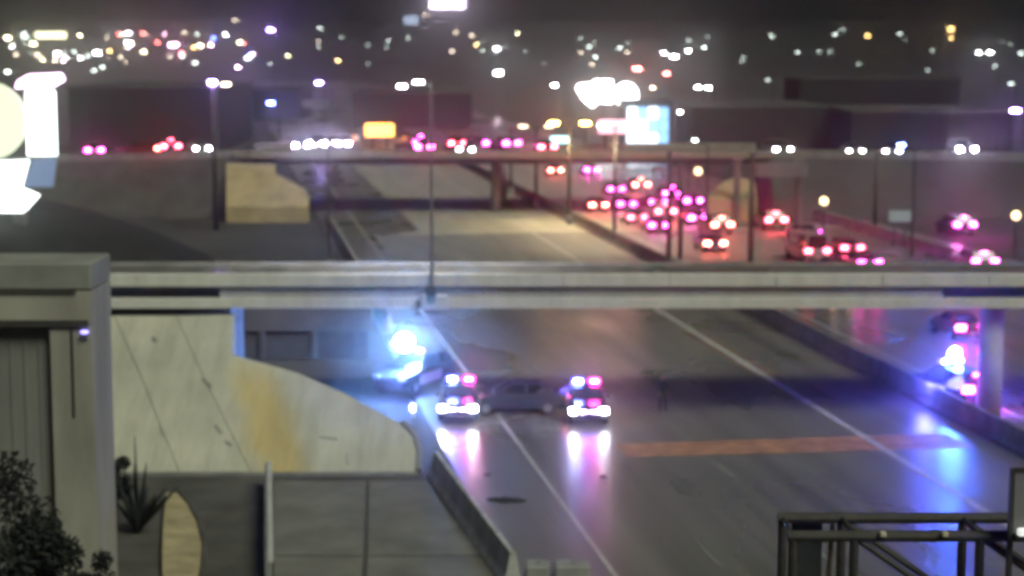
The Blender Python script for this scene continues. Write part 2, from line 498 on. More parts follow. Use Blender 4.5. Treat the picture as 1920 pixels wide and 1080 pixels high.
for pts in (((288, 630), (296, 640), (290, 644), (283, 636)), ((380, 708), (398, 724), (393, 729), (377, 713)), ((405, 796), (418, 812), (413, 816), (401, 800)), ((424, 826), (436, 834), (432, 838), (420, 830)), ((300, 800), (306, 818), (303, 819), (297, 801)), ((600, 818), (634, 822), (633, 826), (600, 822)), ((650, 850), (653, 872), (650, 873), (648, 850))):
    MB().prism([S(*p) + Vector((0, -.003, .008)) for p in pts], (0, -.004, .006)).build('crack', M_CONC_DK, slope)
# kerb at the slope's rounded right end and along the toe
MB().path([S(784, 884), S(786, 846), S(779, 818), S(755, 793)], .13, 8).build('kerb', M_CONC_DK, slope)
q0, q1 = G(205, 890), G(785, 890)
MB().rbox(q0.x - 5, q1.x, q0.y - .15, q0.y + .12, -.1, .10, .02).build('toe_kerb', M_CONC_DK, slope)
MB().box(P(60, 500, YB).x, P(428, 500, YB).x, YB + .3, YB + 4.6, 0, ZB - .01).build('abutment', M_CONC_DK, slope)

# dark wall with pilasters behind the slope, seen under the bridge
YW = 101.0
wl = thing('retaining_wall', 'dark retaining wall with upright ribs under the bridge behind the slope', 'wall', (0, YW, 0))
x0, x1 = P(380, 640, YW).x, P(690, 640, YW).x
zb_ = P(600, 620, YW).z
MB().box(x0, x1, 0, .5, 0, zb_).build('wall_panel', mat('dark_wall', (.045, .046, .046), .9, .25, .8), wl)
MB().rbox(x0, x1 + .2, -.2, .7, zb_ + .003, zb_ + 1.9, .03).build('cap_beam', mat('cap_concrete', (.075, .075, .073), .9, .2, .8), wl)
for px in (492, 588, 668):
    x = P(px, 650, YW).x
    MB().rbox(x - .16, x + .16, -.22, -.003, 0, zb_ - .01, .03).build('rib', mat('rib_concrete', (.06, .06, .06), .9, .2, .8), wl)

# ------------------------------------------------------------------ far bridge and its embankments
YF = 188.0
FT, FR, FBt = z_at(281, YF), z_at(296, YF), z_at(307, YF)
fx0, fx1 = P(515, 300, YF).x, P(1378, 300, YF).x
fb = thing('overpass_bridge', 'second overpass in the distance carrying cross traffic over the freeway', 'bridge', (0, YF, 0))
FW = 15
M_FAR = mat('warm_concrete', (.27, .255, .20), .85, .2, .5)
MB().box(fx0 - 4, fx1 + 4, -.1, .3, FR, FT - .1).build('parapet', M_FAR, fb)
MB().box(fx0 - 4, fx1 + 4, FW - .3, FW + .1, FR, FT - .1).build('parapet', M_FAR, fb)
MB().box(fx0 - 4, fx1 + 4, .3, FW - .3, FR - .2, FR + .1).build('deck', M_PAVE, fb)
MB().box(fx0 - 4, fx1 + 4, .4, FW - .5, FBt, FR - .203).build('girder', M_DKBLD2, fb)
for px, ddy in ((930, 4), (941, 18)):
    q = P(px, 340, YF + ddy)
    MB().tube((q.x, ddy, 0), (q.x, ddy, FBt + .02), .55, .55, 14).build('pier_column', M_FAR, fb, True)
M_TAN = mat('sodium_tan_concrete', (.42, .34, .18), .85, .25, .5)  # warm sodium lamp light put into the concrete colour
def far_slope(label, pts, sgn):
    tt = thing('paved_slope', label, 'slope')
    top = [P(x, y, Y) for x, y, Y in pts]
    bot = [Vector((q.x, q.y, -.2)) for q in top]
    n = len(top)
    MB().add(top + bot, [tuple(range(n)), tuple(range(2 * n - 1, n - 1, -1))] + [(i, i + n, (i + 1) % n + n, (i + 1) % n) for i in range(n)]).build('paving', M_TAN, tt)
    return tt
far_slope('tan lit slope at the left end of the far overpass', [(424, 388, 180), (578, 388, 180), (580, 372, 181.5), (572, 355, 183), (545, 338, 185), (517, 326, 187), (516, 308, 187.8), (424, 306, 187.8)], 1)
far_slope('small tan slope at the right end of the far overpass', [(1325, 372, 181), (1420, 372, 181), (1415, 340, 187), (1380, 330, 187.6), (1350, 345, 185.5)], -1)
def embank(name, label, xa, xb, za, zb2, front, m):
    """a long earth bank whose top carries the cross street"""
    tt = thing(name, label, 'embankment')
    y0, y1 = YF + .5, YF + FW
    pts = [(xa, y0 - front, 0), (xb, y0 - front, 0), (xb, y0, zb2), (xa, y0, za)]
    bk = [(xa, y1, 0), (xb, y1, 0), (xb, y1, zb2), (xa, y1, za)]
    MB().add(pts + bk, [(0, 1, 2, 3), (7, 6, 5, 4), (3, 2, 6, 7), (0, 4, 5, 1), (0, 3, 7, 4), (1, 5, 6, 2)]).build('bank', m, tt)
    MB().add([(xa, y0 + .4, za + .06), (xb, y0 + .4, zb2 + .06), (xb, y1 - .4, zb2 + .06), (xa, y1 - .4, za + .06)], [(0, 1, 2, 3)]).build('street', M_PAVE, tt)
    MB().add([(xa, y0, za - .1), (xb, y0, zb2 - .1), (xb, y0 + .3, zb2 - .1), (xa, y0 + .3, za - .1), (xa, y0, za + .7), (xb, y0, zb2 + .7), (xb, y0 + .3, zb2 + .7), (xa, y0 + .3, za + .7)],
             [(0, 3, 2, 1), (4, 5, 6, 7), (0, 1, 5, 4), (1, 2, 6, 5), (2, 3, 7, 6), (3, 0, 4, 7)]).build('kerb_wall', M_CONC_DK, tt)
    return tt
ZA = 4.5
embank('embankment', 'dark earth bank carrying the cross street left of the far overpass', -75, fx0 - 3.5, ZA, FR, 5, M_DIRT)
embank('embankment', 'dark bank carrying the cross street right of the far overpass', fx1 + 3.5, 75, FR, FR - .6, 5, M_DKBLD2)

# mound of dark ground left of the freeway, beyond the near bridge
mb = MB()
c = P(120, 400, 128)
rings = []
nx = 26
for i in range(nx + 1):
    f = i / nx
    x = -62 + (P(455, 460, 122).x + 62) * f
    env = max(0.0, min(1.0, (1 - f) / .30)) ** .55
    hgt = 6.9 * env
    ring = []
    for j in range(13):
        a = math.pi * j / 12
        ring.append((x, 124 - 11 * math.cos(a) * (.35 + .65 * env), -.1 + hgt * math.sin(a) ** .8 + random.uniform(-.12, .12) * env))
    rings.append(ring)
n = 13
mb.add([p for r_ in rings for p in r_], [(i * n + j, i * n + j + 1, (i + 1) * n + j + 1, (i + 1) * n + j) for i in range(nx) for j in range(n - 1)])
struct(mb.build('mound', mat('dark_planting', (.012, .0135, .0115), .95, .5, .7, .4), smooth=True))

# ------------------------------------------------------------------ vehicles
def paint(name, col, rough=.35): return mat('paint_' + name, col, rough, .06, 1.5, coat=.5)
RED_TAIL = glow('tail_lamp_red', (1.0, .045, .08), 55)
MAG_TAIL = glow('tail_lamp_magenta', (1.0, .04, .50), 60)
ORG_TAIL = glow('tail_lamp_orange', (1.0, .11, .08), 46)
PALE_TAIL = glow('tail_lamp_pale', (1.0, .62, .45), 9)
HEAD = glow('head_lamp', (.72, .62, 1.0), 190)
HEAD_DIM = glow('head_lamp_dim', (.97, .95, 1.0), 22)
LENS_OFF = mat('lens_off', (.35, .35, .36), .2, .05, 3)
RED_OFF = mat('red_lens_off', (.20, .02, .02), .25, .1, 3)

def loft_body(st):
    """st: list of (y, half width, z bottom, z shoulder, z top)"""
    rings = []
    for y, w_, zb, zs, zt in st:
        rings.append([(-w_ * .88, y, zb), (w_ * .88, y, zb), (w_, y, zb + .14), (w_, y, zs - .14), (w_ * .95, y, zs), (w_ * .66, y, zt),
                      (-w_ * .66, y, zt), (-w_ * .95, y, zs), (-w_, y, zs - .14), (-w_, y, zb + .14)])
    return MB().loft(rings)
CARS = {
 'sedan': dict(L=4.8, W=.90, body=[(-2.4, .78, .42, .80, .86), (-2.3, .86, .30, .92, .98), (-1.6, .90, .26, .95, 1.02), (0, .91, .24, .94, 1.0), (1.0, .90, .25, .92, .98), (1.9, .88, .28, .82, .88), (2.3, .80, .34, .66, .70), (2.4, .70, .42, .58, .60)],
              cab=[(-1.75, .98, .78), (-1.05, 1.43, .60), (.15, 1.46, .60), (1.05, .98, .80)]),
 'suv': dict(L=5.0, W=.99, body=[(-2.48, .86, .50, 1.02, 1.06), (-2.4, .95, .38, 1.08, 1.14), (-1.5, .99, .32, 1.10, 1.16), (.2, .99, .32, 1.10, 1.16), (1.2, .98, .34, 1.08, 1.15), (2.1, .95, .38, 1.00, 1.06), (2.42, .88, .42, .90, .94), (2.5, .80, .50, .82, .84)],
             cab=[(-2.36, 1.12, .90), (-1.95, 1.72, .72), (.25, 1.78, .72), (1.20, 1.13, .88)]),
 'van': dict(L=5.6, W=1.02, body=[(-2.8, .98, .50, 1.10, 1.16), (-2.7, 1.02, .40, 1.14, 1.2), (0, 1.02, .36, 1.14, 1.2), (1.6, 1.0, .38, 1.12, 1.2), (2.5, .96, .42, 1.02, 1.1), (2.8, .86, .5, .84, .9)],
             cab=[(-2.76, 1.16, .97), (-2.66, 2.35, .88), (1.1, 2.35, .86), (1.95, 1.16, .92)]),
}
MESH = {}
def car(kind, name, label, cat, loc, rz, col, tail=None, head=None, group=None, off=True, police=False):
    """tail / head: emission materials, or None for a lamp that is off"""
    s = CARS[kind]
    t = thing(name, label, cat, loc, rz, group)
    def part(nm, key, fn, m, parent=t, smooth=False, loc=None):
        k = (kind, key, m.name)
        if k not in MESH: MESH[k] = fn().mesh(nm, m, smooth)
        return link(nm, MESH[k], parent, loc)
    part('body', 'body', lambda: loft_body(s['body']), col)
    cb = s['cab']
    def cabin(sh=0.0):
        (ya, za, wa), (yb, zb, wb), (yc, zc, wc), (yd, zd, wd) = cb
        b = MB()
        b.add([(-wa, ya, za), (wa, ya, za), (wb, yb, zb), (-wb, yb, zb), (wc, yc, zc), (-wc, yc, zc), (wd, yd, zd), (-wd, yd, zd)],
              [(0, 1, 2, 3), (3, 2, 4, 5), (5, 4, 6, 7), (1, 6, 4, 2), (0, 3, 5, 7), (0, 7, 6, 1)])
        return b
    part('cabin', 'cabin', cabin, col)
    (ya, za, wa), (yb, zb, wb), (yc, zc, wc), (yd, zd, wd) = cb
    def pane(q, nrm, ins=.12):
        """quad q shrunk towards its centre and set 15 mm proud"""
        q = [Vector(p) for p in q]; c_ = sum(q, Vector()) / 4
        nv = Vector(nrm)
        q = [c_ + (p - c_) * (1 - ins) + nv * .012 for p in q]
        return MB().prism(q, nv * .012)
    nr = Vector((0, -(zb - za), (yb - ya))).normalized()
    nf = Vector((0, (zc - zd), (yd - yc))).normalized()
    part('rear_window', 'rw', lambda: pane([(-wa, ya, za), (wa, ya, za), (wb, yb, zb), (-wb, yb, zb)], nr, .16), M_GLASS)
    part('windscreen', 'ws', lambda: pane([(-wc, yc, zc), (wc, yc, zc), (wd, yd, zd), (-wd, yd, zd)], nf, .12), M_GLASS)
    ym = (yb + yc) / 2
    for sg in (-1, 1):
        sn = Vector((sg, 0, .35)).normalized()
        wm = (wb + wc) / 2
        part('side_window', f'sw{sg}r', lambda: pane([(sg * (wa + wm) / 2, ya * .75 + yb * .25, za + .03), (sg * (wa + .01), ym, za), (sg * wm, ym, zb), (sg * wb, yb, zb)], sn, .14), M_GLASS)
        part('side_window', f'sw{sg}f', lambda: pane([(sg * (wa + .01), ym, za), (sg * (wd - .01), yd * .85 + yc * .15, zd + .03), (sg * wc, yc, zc), (sg * wm, ym, zb)], sn, .14), M_GLASS)
    W, L = s['W'], s['L']
    rw = .34 if kind == 'sedan' else .39
    for sg in (-1, 1):
        for yy in (-L * .30, L * .305):
            wh = part('wheel', f'wheel{rw}', lambda: MB().tube((-.11, 0, 0), (.11, 0, 0), rw, rw, 18), M_BLACK, loc=(sg * (W - .10), yy, rw))
            part('rim', f'rim{rw}', lambda: MB().tube((-.125, 0, 0), (.125, 0, 0), rw * .62, rw * .55, 12), M_STEEL, wh)
    zt = .84 if kind == 'sedan' else (1.05 if kind == 'suv' else 1.1)
    rear_y, front_y = -L / 2, L / 2
    for sg in (-1, 1):
        part('tail_lamp', f'tl{sg}', lambda: MB().rbox(sg * W * .74 - .25, sg * W * .74 + .25, rear_y - .03, rear_y + .16, zt - .15, zt + .12, .02), tail or RED_OFF)
        part('head_lamp', f'hl{sg}', lambda: MB().rbox(sg * W * .74 - .20, sg * W * .74 + .20, front_y - .25, front_y + .03, zt - .24, zt - .03, .03), head or LENS_OFF)
    if tail and kind == 'suv': part('brake_light', 'cb', lambda: MB().rbox(-.2, .2, yb - .22, yb - .12, zb - .10, zb - .03, .01), tail)
    part('bumper', 'rb', lambda: MB().rbox(-W * .86, W * .86, rear_y - .06, rear_y + .2, .34, .56, .04), M_BLACK if kind == 'van' else col)
    part('bumper', 'fb', lambda: MB().rbox(-W * .84, W * .84, front_y - .2, front_y + .06, .34, .54, .04), col)
    part('grille', 'gr', lambda: MB().rbox(-W * .45, W * .45, front_y - .15, front_y + .04, zt - .24, zt - .06, .02), M_BLACK)
    part('licence_plate', 'lp', lambda: MB().box(-.16, .16, rear_y - .075, rear_y - .062, .42, .54), mat('plate', (.5, .5, .5), .5, .1, 3))
    for sg in (-1, 1):
        part('mirror', f'mi{sg}', lambda: MB().rbox(sg * (W + .10) - .11, sg * (W + .10) + .11, yd - .42, yd - .28, za + .02, za + .18, .03), col)
    if police:
        left, right, base_g = police[:3]
        rear_dark = len(police) > 3
        zr = cb[2][1]
        yl = cb[2][0] - .18
        bar = part('light_bar', 'bar', lambda: MB().rbox(-.66, .66, yl - .16, yl + .16, zr + .03, zr + .08, .02).box(-.5, -.42, yl - .1, yl + .1, zr - .02, zr + .04).box(.42, .5, yl - .1, yl + .1, zr - .02, zr + .04), M_BLACK)
        bl_ = part('blue_lens', 'bl', lambda: MB().rbox(.08, .68, yl - .15, yl + .15, zr + .083, zr + .33, .06), left[0], bar)
        rl_ = part('red_lens', 'rl', lambda: MB().rbox(-.68, -.08, yl - .15, yl + .15, zr + .083, zr + .33, .06), right[0], bar)
        for sy in (-1, 1):
            part('blue_bulb', f'bb{sy}', lambda: MB().rbox(.2, .56, yl + sy * .16 - .015, yl + sy * .16 + .015, zr + .13, zr + .28, .012), left[0] if rear_dark and sy < 0 else left[1], bar)
            part('red_bulb', f'rb{sy}', lambda: MB().rbox(-.56, -.2, yl + sy * .16 - .015, yl + sy * .16 + .015, zr + .13, zr + .28, .012), right[0] if rear_dark and sy < 0 else right[1], bar)
        part('centre_module', 'cm', lambda: MB().rbox(-.075, .075, yl - .15, yl + .15, zr + .083, zr + .20, .02), M_BLACK, bar)
        part('push_bar', 'pb', lambda: MB().path([(-.5, front_y + .10, .42), (-.5, front_y + .16, .80), (.5, front_y + .16, .80), (.5, front_y + .10, .42)], .035, 6).tube((-.2, front_y + .12, .42), (-.2, front_y + .16, .8), .03, .03, 6).tube((.2, front_y + .12, .42), (.2, front_y + .16, .8), .03, .03, 6).tube((-.5, front_y + .10, .45), (.5, front_y + .10, .45), .03, .03, 6), M_BLACK)
        if base_g is not None:
            for sg in (-1, 1):
                part('grille_light', f'gl{sg}', lambda: MB().rbox(sg * .24 - .15, sg * .24 + .15, front_y + .045, front_y + .075, zt - .20, zt - .10, .01), base_g)
        for sg in (-1, 1):
            part('door_panel', f'dp{sg}', lambda: MB().box(sg * (W + .0075) - .0045, sg * (W + .0075) + .0045, -.95, 1.15, .46, .94), mat('white_door_paint', (.55, .55, .55), .35, .05, 2))
    return t

SH_BLUE = glow('blue_lens_shell', (.10, .08, 1.0), 3.0)
SH_RED = glow('red_lens_shell', (1.0, .02, .42), 2.2)
BLUEW = glow('strobe_blue_white', (.14, .2, 1.0), 95)
BLUE = glow('strobe_blue', (.05, .10, 1.0), 220)
CYANW = glow('strobe_cyan_white', (.12, .34, 1.0), 420)
REDP = glow('strobe_red', (1.0, .04, .42), 62)
HEADP = glow('police_head_lamp', (.88, .86, 1.0), 27)
GRL = glow('grille_strobe', (.78, .60, 1.0), 11)
BLK = paint('black', (.02, .021, .025))
def police_front(label, x, y, rz):
    p = G(x, y, 1.64)
    t = car('sedan', 'police_car', label, 'police car', (p.x, p.y, 0), rz, BLK, None, HEADP, 'police cars stopped under the bridge', police=((SH_BLUE, BLUEW), (SH_RED, REDP), GRL))
    for sg in (-1, 1):
        lamp(t, 'SPOT', (.93, .93, 1.0), 20, (sg * .68, 2.55, .72), .08, (R(84), 0, 0), 70, .8).rotation_euler = (R(82), 0, 0)
    lamp(t, 'POINT', (.16, .12, 1.0), 60, (.45, -2.7, 1.3), .6)  # unseen point lights, added to spread coloured light round the car
    lamp(t, 'POINT', (.30, .12, 1.0), 30, (0, 3.2, .7), .6)
    lamp(t, 'POINT', (1.0, .08, .42), 25, (-.45, -1.6, 2.2), .3)
    return t
police_front('black police car nearest the barrier, headlights and red and blue roof bar facing the camera', 864, 711, R(180 - 2))
police_front('black police car right of the dark sedan, its headlights mirrored on the road', 1099, 715, R(180 + 1))
t = car('suv', 'police_car', 'police car farthest back on the left behind the slope, roof bar blazing blue white', 'police car', G(778, 728), R(152), BLK, None, None, 'police cars stopped under the bridge', police=((SH_BLUE, BLUE), (SH_BLUE, BLUE), None, True))
fl = MB().tube((0, .10, 0), (0, .12, 0), .44, .44, 24).build('flood_lamp', glow('flood_face', (.20, .42, 1.0), 520), t, loc=(.15, .75, 2.45))  # oversized disc added to imitate glare; the car has no such lamp
fl.rotation_euler = (0, 0, R(28))
MB().tube((0, -.14, 0), (0, .095, 0), .3, .46, 20).build('lamp_housing', M_DKSTEEL, fl)
MB().tube((.15, .6, 1.75), (.15, .6, 2.2), .05, .05, 8).build('lamp_mast', M_DKSTEEL, t)
lamp(t, 'POINT', (.16, .22, 1.0), 240, (-.9, 3.2, 1.3), .6)  # unseen lights added for the blue wash beside this car
lamp(t, 'POINT', (.20, .33, 1.0), 60, (0, .2, 3.0), .6)
t = car('suv', 'police_car', 'police car beside the median pier on the right, bathed in blue light', 'police car', G(1782, 752), R(22), BLK, MAG_TAIL, None, 'police cars stopped under the bridge', police=((SH_BLUE, BLUE), (SH_BLUE, BLUE), None))
fl = MB().tube((0, -.02, 0), (0, 0, 0), .36, .36, 20).build('flood_lamp', glow('flood_blue', (.05, .16, 1.0), 300), t, loc=(-.1, -.35, 2.32))  # another added disc, standing in for blue glare
fl.rotation_euler = (0, 0, R(2))
MB().tube((0, .005, 0), (0, .2, 0), .38, .26, 18).build('lamp_housing', M_DKSTEEL, fl)
MB().tube((-.1, -.25, 1.72), (-.1, -.25, 2.15), .045, .045, 8).build('lamp_mast', M_DKSTEEL, t)
lamp(t, 'POINT', (.10, .10, 1.0), 420, (-1.8, -.6, 1.3), .5)  # unseen blue lights added to wash the ground and pier here
lamp(t, 'POINT', (.10, .09, 1.0), 420, (1.7, .4, 1.5), .5)
lamp(t, 'POINT', (.10, .09, 1.0), 260, (.1, -3.4, 1.0), .5)

car('sedan', 'sedan', 'dark sedan standing crosswise between the two police cars, one red lamp lit', 'car', G(968, 772), R(92), paint('navy', (.012, .013, .02), .5), None, None)
o = MB().rbox(-.1, .1, -.03, .03, -.07, .07, .02).build('tail_lamp', glow('small_red', (1.0, .12, .22), 12), None)
t = [q for q in D.objects if q.name.startswith('sedan')][0]
o.parent = t; o.location = (-.93, -2.28, .9); o.rotation_euler = (0, 0, R(90))

cols = [paint('silver', (.14, .14, .145)), paint('white', (.26, .26, .26)), paint('maroon', (.12, .02, .025)), paint('grey', (.10, .10, .105)), BLK, paint('blue', (.03, .05, .12)), paint('beige', (.12, .105, .08))]
JAM = [  # photo x, y of the tail lamps, kind, tail lamp, words
 (1150, 354, 'sedan', MAG_TAIL, 'car at the far left corner of the traffic jam, faint pink tail lamps'),
 (1196, 346, 'suv', ORG_TAIL, 'car farthest ahead in the traffic jam, orange tail lamps'),
 (1254, 362, 'suv', MAG_TAIL, 'car with broad bright pink brake lamps at the top of the jam'),
 (1294, 376, 'sedan', MAG_TAIL, 'car at the upper right corner of the jam, pink tail lamps'),
 (1117, 384, 'sedan', ORG_TAIL, 'car at the left end of the jam next to the median, orange tail lamps'),
 (1170, 382, 'sedan', MAG_TAIL, 'car in the middle row of the jam, second from the median'),
 (1228, 378, 'sedan', MAG_TAIL, 'car in the middle row of the jam, third from the median'),
 (1190, 407, 'sedan', ORG_TAIL, 'car with salmon tail lamps at the lower left of the jam'),
 (1242, 396, 'suv', RED_TAIL, 'tall car with red brake lamps in the thick of the jam'),
 (1230, 422, 'sedan', MAG_TAIL, 'car with magenta tail lamps at the bottom of the jam'),
 (1303, 408, 'sedan', MAG_TAIL, 'car just right of the twin gantry columns, pink tail lamps'),
 (1346, 421, 'suv', ORG_TAIL, 'car with wide red orange brake lamps right of the gantry columns'),
 (1335, 456, 'sedan', ORG_TAIL, 'nearest car of the left jam lanes, low orange tail lamps'),
 (1448, 412, 'suv', RED_TAIL, 'lone car with two round red lamps right of the dark post'),
 (1513, 437, 'sedan', MAG_TAIL, 'car ahead of the van, pale and pink lamps'),
 (1522, 470, 'van', RED_TAIL, 'van with tall narrow red lamps in the right lanes'),
 (1590, 464, 'sedan', RED_TAIL, 'car right of the van with two red lamps'),
 (1624, 493, 'sedan', MAG_TAIL, 'car with magenta lamps nearest the near bridge in the right lanes'),
 (1572, 504, 'sedan', PALE_TAIL, 'car just over the near bridge with two dim pale lamps'),
 (1803, 421, 'suv', MAG_TAIL, 'car on the right hand ramp with two tilted magenta lamps'),
 (1841, 490, 'suv', MAG_TAIL, 'car on the ramp nearest the right edge, merged magenta lamps'),
 (1038, 319, 'sedan', ORG_TAIL, 'car under the far overpass with orange tail lamps, left of two'),
 (1105, 318, 'sedan', MAG_TAIL, 'car under the far overpass with magenta tail lamps, right of two'),
 (1812, 614, 'sedan', MAG_TAIL, 'car under the near bridge on the right, one pink and one white lamp'),
]
RED_SOFT = glow('tail_lamp_red_soft', (1.0, .05, .10), 30)
MAG_SOFT = glow('tail_lamp_magenta_soft', (1.0, .045, .55), 32)
for i_ in (0, 5, 9, 14): JAM[i_] = JAM[i_][:3] + (MAG_SOFT,) + JAM[i_][4:]
for i_ in (7, 15, 16): JAM[i_] = JAM[i_][:3] + (RED_SOFT,) + JAM[i_][4:]
jg = 'cars held up on the far side of the freeway'
for i, (x, y, kd, tm, lab) in enumerate(JAM):
    zl = {'sedan': .84, 'suv': 1.05, 'van': 1.1}[kd]
    p = G(x, y, zl)
    car(kd, {'sedan': 'sedan', 'suv': 'sport_utility_car', 'van': 'van'}[kd], lab, 'van' if kd == 'van' else 'car', (p.x, p.y + CARS[kd]['L'] / 2, 0), FA + R(random.uniform(-2, 2)), cols[i % len(cols)], tm, None, jg)
CROSS = [  # cars on the cross street: x, y of the lamps, kind, tail, head, heading, words
 (597, 259, 'suv', None, HEAD, 180, 'left of two cars on the far overpass with dazzling white headlights'),
 (650, 257, 'suv', None, HEAD, 172, 'right of two cars on the far overpass with dazzling white headlights'),
 (566, 264, 'sedan', None, HEAD, 186, 'low car at the left end of the dazzling white headlights'),
 (628, 250, 'suv', None, HEAD, 176, 'car behind the dazzling pair, its white headlights between theirs'),
 (792, 277, 'sedan', MAG_TAIL, None, 5, 'car near the edge of the far overpass with a bright pink lamp'),
 (851, 257, 'sedan', RED_TAIL, None, 10, 'car on the far overpass showing red lamps, left of the pole row'),
 (889, 250, 'sedan', MAG_TAIL, None, 15, 'car on the far overpass showing pink lamps, behind the red lit car'),
 (946, 264, 'sedan', MAG_TAIL, None, 20, 'car on the far overpass with violet lamps beside the first pole'),
 (1021, 275, 'sedan', RED_TAIL, None, 8, 'car on the far overpass with a red lamp by the third pole'),
 (885, 281, 'sedan', None, HEAD_DIM, 165, 'car with one cream headlight near the edge of the far overpass'),
 (772, 250, 'suv', MAG_TAIL, None, 30, 'car on the far overpass with dull pink lamps by the orange sign'),
 (172, 295, 'sedan', MAG_TAIL, None, 20, 'leftmost car on the left bank with a pink lamp'),
 (262, 292, 'sedan', ORG_TAIL, None, 75, 'car on the left bank with orange lamps, second from left'),
 (320, 290, 'suv', RED_TAIL, None, 12, 'car on the left bank with one deep red lamp'),
 (372, 292, 'sedan', None, HEAD_DIM, 200, 'car on the left bank with white lamps just left of the tall post'),
 (1455, 280, 'suv', None, HEAD_DIM, 190, 'car with bluish lamps at the start of the right bank'),
 (1597, 283, 'sedan', None, HEAD_DIM, 180, 'car with one violet white lamp in the middle of the right bank'),
 (1672, 288, 'sedan', None, HEAD_DIM, 170, 'car with small white lamps on the right bank'),
 (1803, 283, 'suv', None, HEAD, 180, 'car with bright white headlights on the right bank'),
 (1812, 309, 'suv', MAG_TAIL, None, 0, 'car with big bright pink lamps below the right bank'),
]
for i, (x, y, kd, tm, hm, hd, lab) in enumerate(CROSS):
    zl = .84 if kd == 'sedan' else 1.05
    if y > 300: zr, Y = 0.0, None
    elif x < 500:
        Y = YF + 8; f = (P(x, y, Y).x + 75) / (fx0 - 3.5 + 75); zr = ZA + (FR - ZA) * f + .06
    else:
        zr = FR + .1 if x < 1385 else FR - .1
        Y = None
    p = G(x, y, zr + zl - (.13 if hm else 0)) if Y is None else Vector((P(x, y, Y).x, Y, zr))
    if Y is None and 240 < y < 300:
        p.y = min(max(p.y, YF + 3.2), YF + FW - 4.5); p.x = P(x, y, p.y).x
    fw = CARS[kd]['L'] / 2
    car(kd, 'sedan' if kd == 'sedan' else 'sport_utility_car', lab, 'car', (p.x, p.y + (fw if not (x < 500) and abs(hd) < 30 else 0), zr), R(hd), cols[(i * 3 + 1) % len(cols)], tm, hm, 'cars on the far cross street')

# ------------------------------------------------------------------ officer
def person(label, loc, rz):
    t = thing('person', label, 'person', loc, rz)
    J = {'pel': (0, 0, .95, .15), 'che': (0, .01, 1.25, .18), 'sho': (0, .01, 1.44, .12), 'nek': (0, .02, 1.52, .06),
         'ls': (-.19, 0, 1.42, .075), 'le': (-.25, .02, 1.14, .055), 'lw': (-.2, -.14, .98, .04),
         'rs_': (.19, 0, 1.42, .075), 're': (.27, .03, 1.14, .055), 'rw': (.25, -.06, .90, .04),
         'lh': (-.10, 0, .88, .10), 'lk': (-.12, -.03, .50, .075), 'la': (-.13, .02, .10, .055), 'lt': (-.14, -.15, .05, .045),
         'rh': (.10, 0, .88, .10), 'rk': (.13, 0, .50, .075), 'ra': (.15, .04, .10, .055), 'rt': (.17, -.13, .05, .045)}
    E = [('pel', 'che'), ('che', 'sho'), ('sho', 'nek'), ('sho', 'ls'), ('ls', 'le'), ('le', 'lw'), ('sho', 'rs_'), ('rs_', 're'), ('re', 'rw'),
         ('pel', 'lh'), ('lh', 'lk'), ('lk', 'la'), ('la', 'lt'), ('pel', 'rh'), ('rh', 'rk'), ('rk', 'ra'), ('ra', 'rt')]
    ks = list(J)
    me = D.meshes.new('body')
    me.from_pydata([J[k][:3] for k in ks], [(ks.index(a), ks.index(b)) for a, b in E], [])
    o = link('body', me, t)
    md = o.modifiers.new('skin', 'SKIN')
    for i, k in enumerate(ks):
        me.skin_vertices[0].data[i].radius = (J[k][3], J[k][3] * .85)
    me.skin_vertices[0].data[0].use_root = True
    o.modifiers.new('sub', 'SUBSURF').render_levels = 2
    me.materials.append(mat('dark_uniform', (.018, .019, .026), .85, .2, 6))
    skin = mat('skin', (.32, .2, .14), .6, .1, 8)
    hd = MB().ball((0, .0, 1.63), .078, .098, .115, 14, 10).tube((0, .01, 1.5), (0, .01, 1.56), .055, .055, 10).ball((0, -.1, 1.62), .014, .02, .022, 6, 4).ball((-.08, .01, 1.63), .012, .02, .03, 6, 4).ball((.08, .01, 1.63), .012, .02, .03, 6, 4)
    h_ = hd.build('head', skin, t, True)
    MB().ball((0, .018, 1.665), .084, .10, .092, 14, 8).build('hair', mat('dark_hair', (.02, .015, .01), .8, .2, 9), t, True)
    MB().ball((-.03, -.09, 1.645), .011, .01, .008, 6, 4).ball((.03, -.09, 1.645), .011, .01, .008, 6, 4).build('eyes', M_BLACK, h_)
    for sg, wr in ((-1, J['lw']), (1, J['rw'])):
        b = MB().ball((wr[0], wr[1] - .03, wr[2] - .05), .032, .022, .05, 8, 5)
        for k in range(4):
            x = wr[0] - .024 + k * .016
            b.path([(x, wr[1] - .035, wr[2] - .09), (x, wr[1] - .05, wr[2] - .125), (x, wr[1] - .045, wr[2] - (.15 + (.01 if k in (1, 2) else 0)))], .0085, 6)
        b.path([(wr[0] - sg * .03, wr[1] - .04, wr[2] - .05), (wr[0] - sg * .045, wr[1] - .06, wr[2] - .085)], .010, 6)
        b.build('hand', skin, t, True)
    return t
person('person in dark clothes standing on the road right of the second police car', G(1242, 772), R(12))

